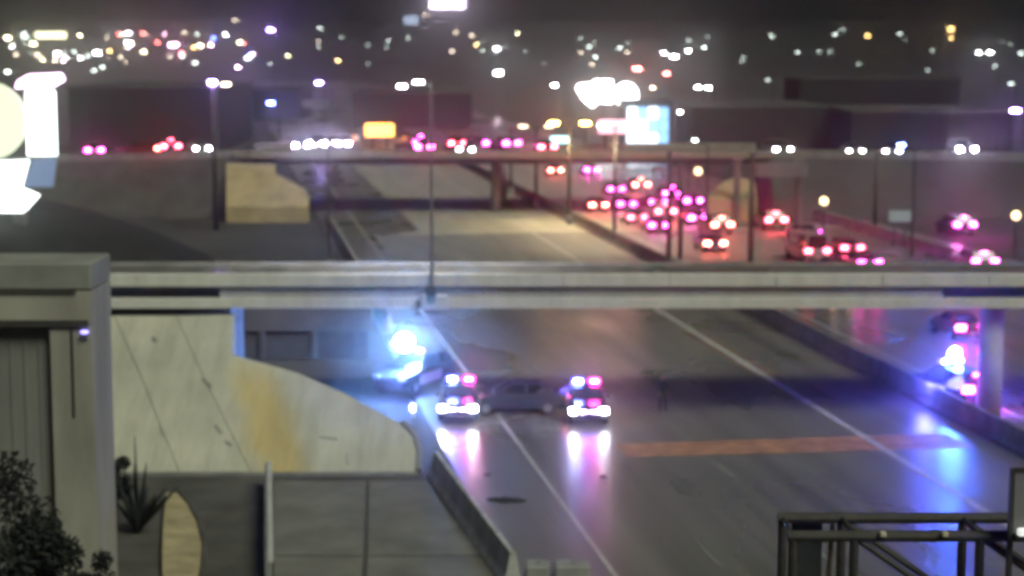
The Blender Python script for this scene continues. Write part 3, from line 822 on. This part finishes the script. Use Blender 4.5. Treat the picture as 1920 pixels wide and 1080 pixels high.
# debris on the near shoulder
def debris(label, x, y, L, W_, h):
    p = G(x, y)
    t = thing('tyre_debris', label, 'debris', p, R(random.uniform(-20, 20)))
    n = 9
    ring = []
    for i in range(n + 1):
        f = i / n
        x_ = (f - .5) * L
        ww = W_ * (.35 + .65 * math.sin(math.pi * min(.97, max(.05, f)))) * random.uniform(.8, 1.1)
        zz = h * (.4 + random.uniform(0, .6)) * math.sin(math.pi * min(.95, max(.06, f)))
        ring.append([(x_, -ww, .012), (x_, -ww * .4, .03 + zz), (x_, ww * .4, .025 + zz * .8), (x_, ww, .012)])
    MB().loft(ring).build('tread_strip', M_BLACK, t)
debris('dark shred of tyre lying on the left shoulder inside the white line', 950, 938, 1.5, .42, .16)
debris('small dark scrap on the road below the second police car', 1131, 895, .3, .1, .05)
debris('small dark scrap on the left shoulder near the barrier top', 914, 891, .3, .12, .05)
# reflector at the slope's foot
p = G(774, 783)
t = thing('delineator_post', 'small bright reflector post at the corner of the paved slope', 'post', p)
MB().rbox(-.06, .06, -.03, .03, 0, .75, .02).build('post', mat('white_plastic', (.6, .6, .6), .4, .05, 3), t)
MB().box(-.10, .10, -.05, -.034, .3, .62).build('reflector', glow('lit_reflector', (.93, .95, 1.0), 5), t)  # emission stands in for light the reflector throws back

# ------------------------------------------------------------------ poles along the median
def median_pole(label, x, yb, ytop, lit=None, arms=1.35, rad=.17, group='lamp posts along the median'):
    p = G(x, yb)
    h = P(x, ytop, p.y).z
    t = thing('lamp_post', label, 'lamp post', p, 0, group)
    MB().rbox(-.3, .3, -.3, .3, 0, .9, .05).build('base', M_CONC_DK, t)
    MB().tube((0, 0, .9), (0, 0, h), rad, rad * .62, 10).build('pole', M_DKSTEEL, t, True)
    for sg in (-1, 1):
        MB().path([(0, 0, h - .3), (sg * arms * .6, 0, h - .02), (sg * arms, 0, h)], .055, 6).build('arm', M_DKSTEEL, t)
        MB().rbox(sg * arms - .45, sg * arms + .45, -.2, .2, h - .10, h + .10, .05).build('lamp_head', lit or M_STEEL, t)
    return t, h
AMB = glow('sodium_lamp', (1.0, .50, .08), 50)
AMB2 = glow('sodium_lamp_pink', (1.0, .45, .30), 40)
DIMA = glow('sodium_lamp_dim', (1.0, .8, .5), 3)
median_pole('farthest and shortest dark lamp post of the median row', 958, 365, 240)
median_pole('dark median lamp post with a faint glow on top, second in the row', 1005, 391, 237, DIMA)
t, h = median_pole('median lamp post carrying two glowing orange lamps', 1067, 421, 231, AMB, 1.5)
for sg in (-1, 1): lamp(t, 'SPOT', (1.0, .80, .45), 2000, (sg * 1.4, 0, h - .25), .4, (0, 0, 0), 135, .9)
t, h = median_pole('median lamp post carrying orange and pink lamps below the white sign', 1152, 456, 236, AMB2, 1.0)
for sg in (-1, 1): lamp(t, 'SPOT', (1.0, .82, .52), 1500, (sg * 1.4, 0, h - .25), .4, (0, 0, 0), 130, .9)
p = G(1264, 497)
t = thing('gantry_tower', 'pair of dark gantry columns standing on the median before the traffic jam', 'gantry', p)
h = P(1264, 285, p.y).z
for dx in (-.44, .44):
    MB().tube((dx, 0, 0), (dx, 0, h - (0 if dx < 0 else 1.2)), .2, .17, 10).build('column', M_DKSTEEL, t, True)
for k in range(4): MB().tube((-.44, 0, 2 + k * 1.6), (.44, 0, 2.7 + k * 1.6), .05, .05, 6).build('brace', M_DKSTEEL, t)
MB().rbox(-.6, .6, -.35, .35, 0, .5, .04).build('footing', M_CONC_DK, t)
def tall_post(label, x, yb, ytop, rad, lit=None, arm=.9, head=None):
    p = G(x, yb)
    h = P(x, ytop, p.y).z
    t = thing('tall_lamp_post', label, 'lamp post', p)
    MB().tube((0, 0, -.05), (0, 0, h), rad, rad * .7, 10).build('pole', M_DKSTEEL, t, True)
    MB().path([(0, 0, h - .4), (arm * .5, 0, h - .05), (arm, 0, h)], .06, 6).build('arm', M_DKSTEEL, t)
    MB().rbox(arm - .35, arm + .35, -.2, .2, h - .1, h + .1, .05).build('lamp_head', lit or M_STEEL, t)
    if head:
        MB().rbox(-.38, .30, -.22, .22, h + .02, h + .3, .06).build('lamp_head', head, t)
tall_post('thick dark lamp post on the left with a violet white lamp on top', 405, 430, 158, .24, G_('tan'), 1.2, G_('purple'))
tall_post('thin brownish post in front of the tan slope on the left', 468, 402, 272, .10)
tall_post('dark post right of the gantry columns in the right lanes', 1407, 497, 285, .22)
tall_post('faint dark post far right before the cross street', 1640, 432, 288, .16)

# amber lamps on posts
def beacon(label, x, y, Y, hgt=None):
    p = P(x, y, Y)
    t = thing('amber_beacon', label, 'beacon', (p.x, p.y, 0), 0, 'amber beacons beside the right lanes')
    MB().tube((0, 0, 0), (0, 0, p.z - .35), .06, .05, 8).build('post', M_DKSTEEL, t)
    MB().rbox(-.42, .42, .10, .22, p.z - .5, p.z + .5, .05).build('backplate', M_DKSTEEL, t)
    MB().ball((0, 0, p.z), .34, .12, .34, 14, 8).build('lens', glow('beacon_lens', (1.0, .72, .36), 2.6), t, True)
    return t
beacon('amber beacon nearest the far overpass, right of the gantry columns', 1309, 321, 183)
beacon('round amber beacon above the van in the right lanes', 1545, 377, 165)
beacon('round amber beacon cut by the right edge', 1905, 404, 150)
# roadside signs
def road_sign(label, x0, y0, x1, y1, Y, m, yb=None, nposts=2):
    a, b = P(x0, y0, Y), P(x1, y1, Y)
    t = thing('road_sign', label, 'sign', (a.x, Y, 0))
    w_ = b.x - a.x
    MB().rbox(0, w_, 0, .06, b.z, a.z, .015).build('panel', m, t)
    for k in range(nposts):
        xx = w_ * ((k + .5) / nposts)
        MB().box(xx - .05, xx + .05, .065, .16, 0, a.z - .1).build('post', M_DKSTEEL, t)
    return t
road_sign('small pale green sign on two posts in the right lanes', 1667, 395, 1708, 416, 158, mat('lit_green_sign', (.42, .55, .50), .5, .1, 3))
road_sign('wide grey sign panel below the right bank', 1418, 306, 1515, 332, 180, M_SIGNBACK)
road_sign('small grey sign in the dark field above the far overpass', 566, 187, 615, 203, 300, M_SIGNBACK)
a, b = P(1222, 312, 178), P(1247, 342, 178)
t = thing('goalpost_gantry', 'small pale goalpost frame above the traffic jam', 'frame', (a.x, 178, 0))
MB().rbox(0, b.x - a.x, 0, .25, a.z - .45, a.z, .03).build('crossbar', M_SIGNBACK, t)
for xx in (.1, b.x - a.x - .35): MB().box(xx, xx + .25, 0, .22, 0, a.z - .453).build('upright', M_SIGNBACK, t)
for px in (1382, 1500):
    q = P(px, 340, 181)
    t = thing('pale_pillar', 'pale concrete pillar of the right bank, ' + ('left one by the tan slope' if px < 1400 else 'right one past the grey sign'), 'pillar', (q.x, 181, 0))
    MB().rbox(-.28, .28, -.3, .3, 0, P(px, 302, 181).z, .05).build('shaft', M_PAVE, t)
    MB().rbox(-.5, .5, -.4, .4, P(px, 302, 181).z + .003, P(px, 302, 181).z + .25, .04).build('cap', M_PAVE, t)

# ------------------------------------------------------------------ near left: building, plants, paving
YL = 55.0
bl = thing('stucco_building', 'tall grey tan stucco building corner at the left edge', 'building', (0, YL, 0))
bx0, bx1 = P(-120, 600, YL).x, P(172, 600, YL).x
pz = lambda y: P(100, y, YL).z
px_ = lambda x: P(x, 700, YL).x
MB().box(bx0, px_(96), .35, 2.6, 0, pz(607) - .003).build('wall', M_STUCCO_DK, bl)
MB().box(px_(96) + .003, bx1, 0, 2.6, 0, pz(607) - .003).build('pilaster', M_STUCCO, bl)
MB().box(bx0, bx1 + .02, -.03, 2.62, pz(607), pz(545)).build('frieze', M_STUCCO, bl)
MB().rbox(bx0, bx1 + .03, -.06, 2.65, pz(541), pz(493), .05).build('cornice', mat('cornice_stucco', (.22, .225, .205), .9, .2, .5, .1), bl)
MB().box(bx0, bx1 - .1, -.1, -.035, pz(612), pz(600)).build('string_course', M_DKSTEEL, bl)
MB().box(bx0, bx1 - .4, -.14, -.1, pz(546), pz(540)).build('drip_edge', M_DKSTEEL, bl)
MB().box(px_(134), px_(139), -.03, -.003, pz(782), pz(616)).build('downpipe', M_DKSTEEL, bl)
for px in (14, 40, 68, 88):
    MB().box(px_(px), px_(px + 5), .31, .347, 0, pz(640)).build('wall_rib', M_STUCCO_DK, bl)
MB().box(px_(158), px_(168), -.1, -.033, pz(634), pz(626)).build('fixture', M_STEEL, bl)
MB().ball((px_(163), -.16, pz(621)), .13, .06, .06, 10, 6).build('indicator_lamp', glow('blue_glint', (.32, .27, 1.0), 1.6), bl, True)  # glowing bead added to imitate a reflected blue glint

def leafy(name, label, cat, base, rx, rz_, h, n, size, m, trunk=.12, rxs=None):
    """trunk, a few limbs and a crown of separate leaf faces gathered in uneven clumps"""
    t = thing(name, label, cat, base)
    b = MB().tube((0, 0, -.05), (.1, 0, h * .6), trunk, trunk * .6, 8)
    cl = []
    for k in range(10):
        a = random.uniform(0, 6.28); e = random.uniform(.15, 1)
        c_ = Vector((rx * .75 * e * math.cos(a), rx * .75 * e * math.sin(a), h * (.45 + .5 * random.random())))
        cl.append((c_, rx * random.uniform(.25, .5)))
        b.tube((.05, 0, h * .35), c_, trunk * .4, trunk * .12, 6)
    b.build('trunk', M_BARK, t)
    c_ = MB()
    for i in range(n):
        q, r_ = random.choice(cl)
        d = Vector((random.gauss(0, 1), random.gauss(0, 1), random.gauss(0, 1))).normalized() * r_ * random.random() ** .45
        p = q + d; p.z = max(.1, p.z)
        u = Vector((random.gauss(0, 1), random.gauss(0, 1), random.gauss(0, 1))).normalized() * size
        v = u.cross(Vector((random.gauss(0, 1), random.gauss(0, 1), random.gauss(0, 1)))).normalized() * size * .45
        c_.add([p - u, p + v, p + u, p - v], [(0, 1, 2, 3)])
    c_.build('crown', m, t)
    return t
leafy('shrub_tree', 'dark leafy tree filling the bottom left corner', 'tree', (P(45, 1000, 47).x, 47, 0), 1.9, 1, P(60, 880, 47).z, 5200, .11, M_LEAF_DK, .14)
leafy('shrub', 'dark rounded shrub at the foot of the stucco building', 'shrub', (P(165, 1040, 50).x, 50, 0), .9, 1, P(160, 1010, 50).z, 2200, .09, M_LEAF_DK, .08)
leafy('shrub', 'dark low shrub right of the stucco building', 'shrub', (P(215, 930, 66).x, 66, 0), 1.0, 1, 2.2, 1800, .10, M_LEAF_DK, .07)
# spiky dark plant
p = G(258, 1000)
t = thing('yucca', 'dark spiky plant with one tall tip before the paved slope', 'plant', p)
htop = P(258, 818, p.y).z
for k in range(20):
    a = random.uniform(0, 6.28); tilt = random.uniform(.05, .75)
    L_ = htop * random.uniform(.45, .75) if k else htop
    if k == 0: tilt = .02
    d = Vector((math.cos(a) * math.sin(tilt), math.sin(a) * math.sin(tilt), math.cos(tilt)))
    s_ = d.cross(Vector((math.sin(a), -math.cos(a), .2))).normalized() * (.10 if k else .14)
    mid = d * L_ * .45
    MB().prism([(0, 0, 0), mid + s_, d * L_ - Vector((0, 0, L_ * .12 * math.sin(tilt))), mid - s_], (.02, .03, 0)).build('leaf', M_LEAF_DK, t)
# curved tan channel on the verge
t = thing('drain_channel', 'curved tan concrete channel lying on the dark verge', 'channel')
outl = [(305, 1100), (304, 1040), (306, 980), (312, 924), (334, 924), (352, 945), (370, 980), (380, 1020), (378, 1060), (370, 1100)]
top = [G(x, y, .22) for x, y in outl]
n = len(top); bot = [Vector((q.x, q.y, -.1)) for q in top]
MB().add(top + bot, [tuple(range(n)), tuple(range(2 * n - 1, n - 1, -1))] + [(i, i + n, (i + 1) % n + n, (i + 1) % n) for i in range(n)]).build('channel_bed', mat('tan_concrete', (.37, .31, .18), .8, .3, .9, .1), t)
MB().path([G(336, 924, .2), G(356, 945, .2), G(374, 980, .2), G(384, 1020, .2), G(382, 1060, .2), G(374, 1100, .2)], .12, 6).build('channel_kerb', M_DIRT, t)
# low wall and paved strip between it and the barrier
t = thing('low_wall', 'low dark wall running up to the slope with a pale top edge', 'wall')
a, b = G(508, 912), G(511, 1110)
dv = (b - a)
nrm = Vector((-dv.y, dv.x, 0)).normalized() * -.22
if nrm.x > 0: nrm = -nrm
MB().prism([a, b, b + nrm, a + nrm], (0, 0, .95)).build('wall_body', M_CONC_DK, t)
MB().prism([a + Vector((.05, 0, .953)), b + Vector((.05, 0, .953)), b + nrm * .6 + Vector((0, 0, .953)), a + nrm * .6 + Vector((0, 0, .953))], (0, 0, .07)).build('coping', M_CONC_SH, t)
pave = struct(MB().add([G(512, 900, -.012), G(800, 900, -.012), G(985, 1120, -.012), G(512, 1120, -.012)], [(0, 1, 2, 3)]).build('paved_strip', mat('strip_bed', (.07, .07, .065), .9, .2, 1)))
def paving_slab(pts):
    top = [G(x, y, .035) for x, y in pts]
    bot = [Vector((q.x, q.y, -.011)) for q in top]
    MB().add(top + bot, [(0, 1, 2, 3), (7, 6, 5, 4)] + [(i, i + 4, (i + 1) % 4 + 4, (i + 1) % 4) for i in range(4)]).build('paving_slab', M_PAVE, pave)
for (xa, xb, xc, xd, ya, yb) in ((514, 686, 680, 514, 902, 1040), (692, 800, 905, 690, 902, 1040), (514, 680, 676, 514, 1044, 1120), (690, 905, 960, 684, 1044, 1120)):
    paving_slab([(xa, ya), (xb, ya), (xc, yb), (xd, yb)])
# concrete blocks lying past the barrier's end
for i, (xa, xb, lab) in enumerate(((985, 1030, 'left one of two concrete blocks at the bottom edge by the white line'), (1040, 1106, 'right one of two concrete blocks at the bottom edge by the white line'))):
    a, b = G(xa, 1094), G(xb, 1094)
    t = thing('concrete_block', lab, 'block', (a.x, a.y, 0))
    MB().rbox(0, b.x - a.x, 0, .9, .01, .55, .05).build('block_body', mat('block_concrete', (.26, .26, .25), .85, .2, 2), t)
    MB().tube(((b.x - a.x) / 2 - .12, .45, .52), ((b.x - a.x) / 2 + .12, .45, .62), .025, .025, 6).build('lifting_eye', M_STEEL, t)

# ------------------------------------------------------------------ sign gantry at the lower right
YG = 33.0
g = thing('sign_gantry', 'dark steel truss of a sign gantry reaching in at the lower right', 'gantry', (0, YG, 0))
gx = lambda x: P(x, 1000, YG).x
gz = lambda y: P(1600, y, YG).z
x0, x1 = gx(1477), gx(2350)
zt, zb_ = gz(994), gz(1165)
M_G = mat('gantry_steel', (.04, .037, .031), .55, .3, 4)
for yy in (0, 1.3):
    for zz in (zt, zb_):
        MB().tube((x0, yy, zz - .11), (x1, yy, zz - .11), .105, .105, 10).build('chord', M_G, g)
verts_px = [1487, 1602, 1838, 2074, 2310]
for yy in (0, 1.3):
    for px in verts_px:
        MB().tube((gx(px), yy, zb_), (gx(px), yy, zt - .1), .085, .085, 8).build('upright', M_G, g)
    for a, b in zip(verts_px[1:], verts_px[2:]):
        MB().tube((gx(a) + .1, yy, zt - .2), (gx(b) - .1, yy, zb_ + .05), .06, .06, 8).build('diagonal', M_G, g)
for px in verts_px:
    MB().tube((gx(px), 0, zt - .11), (gx(px), 1.3, zt - .11), .05, .05, 8).build('cross_strut', M_G, g)
MB().tube((gx(2310), .65, 0), (gx(2310), .65, zt + .3), .3, .25, 14).build('column', M_G, g)
MB().box(gx(1508), gx(1568), 1.5, 1.62, gz(1200), gz(1008)).build('end_panel', mat('dark_sign_back', (.028, .032, .034), .6, .2, 2), g)
MB().tube((gx(1578), 1.55, gz(1200)), (gx(1590), 1.55, gz(1012)), .05, .05, 8).build('hanger', mat('warm_galvanised', (.42, .34, .22), .5, .2, 3), g)
MB().box(gx(1880), gx(2300), -.5, -.42, gz(992) + .05, gz(874)).build('sign_panel', M_SIGNBACK, g)
MB().box(gx(1877), gx(1885), -.52, -.38, gz(1090), gz(868)).build('sign_frame', M_G, g)
MB().box(gx(1886), gx(2300), -.52, -.40, gz(873), gz(867)).build('sign_frame', M_G, g)
MB().box(gx(1886), gx(2300), -.62, -.505, gz(998), gz(986)).build('sign_frame', M_G, g)
MB().rbox(gx(1888), gx(1922), -.80, -.625, gz(984), gz(972), .02).build('sign_light', glow('sign_light', (.9, .93, .9), .34), g)
for px in (1652, 1768):
    MB().rbox(gx(px) - .06, gx(px) + .06, -.2, -.1, zt - .07, zt + .02, .02).build('clamp', mat('clamp_metal', (.5, .46, .36), .4, .1, 5), g)

# ------------------------------------------------------------------ lit pylon sign at the left edge
YS = 118.0
s = thing('pylon_sign', 'tall glowing white pylon sign with a pink cap at the left edge', 'sign', (0, YS, 0))
sx = lambda x: P(x, 250, YS).x
sz = lambda y: P(60, y, YS).z
MB().rbox(sx(20), sx(44), -.25, .25, 0, sz(395), .03).build('post', M_STEEL, s)
MB().rbox(sx(50), sx(106), -.3, .3, sz(292), sz(166), .25).build('light_panel', glow('panel_white', (.90, 1.0, .98), 1.6), s)
cap = [(sx(34), -.35, sz(166)), (sx(104), -.35, sz(162)), (sx(124), -.35, sz(150)), (sx(118), -.35, sz(137)), (sx(60), -.35, sz(140)), (sx(38), -.35, sz(152))]
MB().prism(cap, (0, .6, 0)).build('cap_lettering', glow('cap_pink', (1.0, .68, .98), 2.4), s)
MB().tube((sx(-22), -.2, sz(226)), (sx(-22), .2, sz(226)), 2.45, 2.45, 36).build('round_panel', glow('panel_cream', (.86, .95, .66), .42), s)
MB().prism([(sx(-40), -.3, sz(398)), (sx(40), -.3, sz(398)), (sx(70), -.3, sz(366)), (sx(36), -.3, sz(352)), (sx(52), -.3, sz(300)), (sx(-40), -.3, sz(303))], (0, .6, 0)).build('lower_panel', glow('panel_white', (.90, 1.0, .98), 1.6), s)
MB().prism([(sx(44), -.2, sz(350)), (sx(96), -.2, sz(350)), (sx(104), -.2, sz(297)), (sx(60), -.2, sz(300))], (0, .4, 0)).build('blue_panel', glow('panel_blue', (.22, .34, .62), .16), s)  # glowing shape added for the sign's blue glare, not a real panel

# ------------------------------------------------------------------ city beyond
def building(label, x0, x1, yt, Y, m, depth=18, win=None, nwin=0, name='building'):
    a, b = P(x0, yt, Y), P(x1, yt, Y)
    t = thing(name, label, 'building', (a.x, Y, 0))
    w_, h = b.x - a.x, a.z
    MB().box(0, w_, 0, depth, -.1, h).build('wall', m, t)
    MB().box(-.2, w_ + .2, -.2, depth + .2, h + .003, h + .5).build('parapet', M_DKBLD2, t)
    for k in range(nwin):
        xx = w_ * (k + .5) / nwin
        f = MB().box(xx - w_ / nwin * .3, xx + w_ / nwin * .3, -.12, -.004, h * .25, h * .72).build('window', M_DKBLD, t)
        MB().box(xx - w_ / nwin * .25, xx + w_ / nwin * .25, -.16, -.124, h * .3, h * .68).build('pane', win or M_DKBLD, f)
    return t
building('long black warehouse with no lights on the left, behind the bank', 128, 408, 168, 300, M_DKBLD, 40, None, 7)
building('low dark block behind the lamp post and the grey sign', 420, 560, 172, 420, M_DKBLD, 30, None, 5)
building('low dark block beyond the far overpass centre', 660, 880, 178, 380, M_DKBLD, 30, None, 6)
building('dark block right of the blue white shop front', 1300, 1560, 205, 300, M_DKBLD, 30, None, 6)
building('dark block beyond the right bank', 1600, 1900, 215, 280, M_DKBLD, 30, None, 7)
building('dark block near the right edge on the far plain', 1500, 1800, 150, 520, M_DKBLD, 30, None, 7)

def lit_sign(label, x0, y0, x1, y1, Y, m, posts=2, shape='box', zb0=0.0):
    a, b = P(x0, y0, Y), P(x1, y1, Y)
    t = thing('lit_sign', label, 'sign', (a.x, Y, 0))
    w_, h = b.x - a.x, a.z - b.z
    if shape == 'round':
        MB().tube((w_ / 2, 0, b.z + h / 2), (w_ / 2, .5, b.z + h / 2), h / 2, h / 2, 20).build('face', m, t)
    elif shape == 'ragged':
        MB().prism([(0, 0, b.z + h * .72), (w_ * .18, 0, b.z + h * .3), (w_ * .45, 0, b.z), (w_ * .62, 0, b.z + h * .2), (w_, 0, b.z + h * .15), (w_, 0, a.z), (w_ * .5, 0, a.z), (w_ * .45, 0, a.z - h * .12), (.1 * w_, 0, a.z - h * .14)], (0, .5, 0)).build('face', m, t)
    else:
        MB().rbox(0, w_, 0, .5, b.z, a.z, .12).build('face', m, t)
    for k in range(posts):
        xx = w_ * (k + .5) / posts
        MB().box(xx - .15, xx + .15, .52, .8, zb0, a.z - h * .2).build('post', M_DKSTEEL, t)
    return t
W3 = glow('sign_white', (1.0, .98, 1.0), 5)
lit_sign('big blown out white sign above the far overpass', 1080, 150, 1148, 202, 330, W3, 2, 'ragged')
lit_sign('round white sign next to the big white sign', 1152, 155, 1196, 200, 328, W3, 1, 'round')
lit_sign('glowing orange sign left of centre behind the far overpass', 684, 232, 738, 256, YF + FW - 2, glow('sign_orange', (1.0, .36, .06), 3.2), zb0=FR + .1)
lit_sign('small cyan lit panel right of the orange lamps', 1032, 256, 1066, 268, YF + FW - 3.5, glow('sign_cyan', (.45, .9, 1.0), 1.5), zb0=FR + .1)
lit_sign('long violet white sign on the top edge of the picture', 806, 0, 872, 16, 1500, glow('sign_violet', (.88, .74, 1.0), 7), 2)
lit_sign('short bluish sign on the ridge below the violet one', 757, 30, 784, 46, 1600, glow('sign_bluish', (.5, .62, .85), .9), 1)
lit_sign('pale yellow sign band among the lamps at the far left', 66, 60, 124, 72, 900, glow('sign_yellow', (1.0, .94, .60), 2.2), 2)
lit_sign('pink lit board right of the orange lamps', 1122, 225, 1180, 250, YF + FW - 2.2, glow('sign_pink', (1.0, .42, .55), 1.2), 2, zb0=FR + .1)
# shop front glowing blue white
a, b = P(1176, 200, 300), P(1254, 274, 300)
t = thing('shop', 'bright blue white shop front behind the end of the far overpass', 'shop', (a.x, 300, 0))
w_ = b.x - a.x
MB().box(-.6, w_ + .6, .5, 12, -.1, a.z + .4).build('wall', M_DKBLD2, t)
MB().box(-.8, w_ + .8, -.3, 12.3, a.z + .403, a.z + .9).build('roof', M_DKBLD, t)
SHP = glow('shop_window', (.70, .88, 1.0), 1.9)
SHB = glow('shop_window_blue', (.25, .55, 1.0), .9)
for i in range(4):
    for j in range(3):
        hh = (a.z - b.z) / 3
        MB().box(w_ * i / 4 + .08, w_ * (i + 1) / 4 - .08, .35, .49, b.z + hh * j + .07, b.z + hh * (j + 1) - .07).build('window', SHB if i == 3 or (i + j) % 5 == 3 else SHP, t)

# far street lamps, one thing each, all on one design
def lamp_proto():
    pm = MB().tube((0, 0, -.3), (0, 0, 8.6), .12, .08, 6).mesh('pole', M_DKSTEEL)
    am = MB().path([(0, 0, 8.5), (-.5, 0, 8.95), (-1.1, 0, 9.05)], .05, 5).mesh('arm', M_DKSTEEL)
    return pm, am
PM, AM = lamp_proto()
HM = {}
def far_lamp(x, y, c_, size, label):
    lo, hi = 150.0, 2650.0
    for _ in range(50):
        md = (lo + hi) / 2
        z = terrain(md) + 9.0
        yy = 540 - FPX * ((z - H) * CP + md * SP) / (md * CP - (z - H) * SP)
        if yy > y: lo = md
        else: hi = md
    q = P(x, y, md)
    t = thing('street_lamp', label, 'street lamp', (q.x + 1.1, md, terrain(md)), 0, 'lit street lamps of the far city')
    link('pole', PM, t); link('arm', AM, t)
    # lamp heads grow with distance: bloom of the far lights put into their size
    k = max(.5, md / 430) * size
    key = (c_, round(k, 1))
    if key not in HM:
        s_ = round(k, 1)
        HM[key] = MB().rbox(-.42 * s_, .42 * s_, -.2 * s_, .2 * s_, -.13 * s_, .1 * s_, .04).mesh('lamp_head', G_(c_))
    link('lamp_head', HM[key], t, (-1.1, 0, 9.05))
LAMPS = [(15, 71, 'yellow', 1.3), (46, 69, 'pale', 1.4), (62, 82, 'yellow', 1.2), (30, 103, 'tan', .9), (70, 103, 'tan', 1.1), (108, 101, 'white', 1.3), (14, 135, 'pale', 1.3),
 (182, 99, 'white', 1.5), (240, 62, 'white', 1.2), (241, 80, 'white', 1.3), (176, 132, 'pale', .8), (192, 126, 'pale', .8), (226, 107, 'tan', .8), (200, 70, 'tan', .7), (150, 66, 'yellow', .8), (275, 66, 'dim', .9),
 (326, 84, 'pink', 2.0), (345, 61, 'tan', 1.0), (370, 64, 'pale', .9), (376, 86, 'yellow', 1.0), (366, 118, 'pale', 1.0), (340, 100, 'red', .9), (400, 72, 'blue', .8), (440, 38, 'tan', 1.2), (446, 126, 'pink', .9),
 (508, 56, 'purple', 1.7), (470, 102, 'blue', .9), (540, 105, 'yellow', .6), (508, 194, 'blue', 1.7), (598, 156, 'purple', 1.5), (600, 53, 'pale', 1.0), (597, 78, 'tan', .6), (640, 70, 'dim', .8), (690, 84, 'dim', .8),
 (798, 27, 'tan', 1.2), (855, 60, 'tan', .9), (885, 67, 'tan', .9), (848, 96, 'tan', .8), (905, 95, 'pale', .7), (931, 91, 'white', 1.2), (935, 137, 'white', 2.0), (728, 76, 'pale', .6), (970, 62, 'yellow', .6), (985, 96, 'dim', .7),
 (1088, 72, 'dim', .9), (1105, 88, 'pale', .9), (1117, 107, 'pale', .9), (1163, 89, 'pale', .9), (1040, 160, 'white', 1.2), (1195, 129, 'red', 2.0), (1250, 138, 'red', 1.4), (1245, 100, 'white', 1.1), (1264, 106, 'white', 1.4),
 (1290, 95, 'white', 1.0), (1320, 89, 'pale', 1.1), (1327, 69, 'dim', .9), (1224, 165, 'tan', 1.1), (1309, 164, 'white', 1.1), (1328, 165, 'white', 1.2), (1275, 211, 'white', 1.0), (1303, 264, 'pale', 1.0),
 (1447, 67, 'pale', .8), (1496, 98, 'pale', .7), (1536, 97, 'dim', .8), (1556, 97, 'dim', .8), (1566, 64, 'pale', .9), (1580, 56, 'dim', 1.0), (1687, 63, 'pale', .8), (1783, 54, 'amber', 1.1), (1835, 99, 'white', 1.0), (1856, 98, 'white', 1.2), (1915, 100, 'pale', .9),
 (1896, 157, 'dim', 1.1), (1904, 208, 'purple', 2.3), (590, 318, 'tan', .8), (1690, 276, 'blue', 1.2), (1440, 150, 'dim', .8), (1610, 120, 'dim', .7), (1740, 132, 'dim', .7), (1395, 108, 'dim', .7), (1020, 120, 'dim', .6), (690, 120, 'dim', .6)] + [(random.uniform(2, 500), random.uniform(58, 118), random.choice(['yellow', 'white', 'tan', 'pale', 'pink', 'blue', 'amber', 'red', 'dim']), random.uniform(.5, 1.1)) for _ in range(34)] + [(random.uniform(500, 1900), random.uniform(62, 125), random.choice(['dim', 'dim', 'pale', 'tan', 'dim', 'amber']), random.uniform(.5, .8)) for _ in range(26)]
WORD = {'white': 'white', 'purple': 'violet white', 'blue': 'blue', 'yellow': 'yellow', 'amber': 'amber', 'red': 'red', 'pale': 'pale', 'tan': 'cream', 'pink': 'pink', 'cyan': 'cyan', 'dim': 'dim'}
ORD = ['first', 'second', 'third', 'fourth', 'fifth', 'sixth', 'seventh', 'eighth', 'ninth', 'tenth', 'eleventh', 'twelfth', 'thirteenth', 'fourteenth', 'fifteenth', 'sixteenth'] + ['%dth' % k for k in range(17, 21)] + ['21st', '22nd', '23rd'] + ['%dth' % k for k in range(24, 31)] + ['31st', '32nd', '33rd'] + ['%dth' % k for k in range(34, 41)]
cnt = {}
for x, y, c_, s_ in sorted(LAMPS):
    band = 'on the horizon ridge' if y < 76 else 'on the far plain' if y < 112 else 'above the far overpass' if y < 215 else 'low beside the far overpass'
    k = cnt.get((c_, band), 0); cnt[(c_, band)] = k + 1
    far_lamp(x, y, c_, s_, f'{ORD[k]} {WORD[c_]} street lamp {band}, counted from the left')

# ------------------------------------------------------------------ thin scattering volume added to imitate lens bloom around the lamps
hm = D.materials.new('haze'); hm.use_nodes = True
hn = hm.node_tree; hn.nodes.clear()
ho = hn.nodes.new('ShaderNodeOutputMaterial')
hv = hn.nodes.new('ShaderNodeVolumePrincipled')
hv.inputs['Color'].default_value = (.9, .92, .91, 1)
hv.inputs['Density'].default_value = HAZE  # density of the volume added to imitate lens bloom
hv.inputs['Anisotropy'].default_value = 0.965
hn.links.new(hv.outputs['Volume'], ho.inputs['Volume'])
hz_ = MB().box(-1900, 1900, -70, 3400, -6, 78).build('haze', hm)
hz_['kind'] = 'stuff'
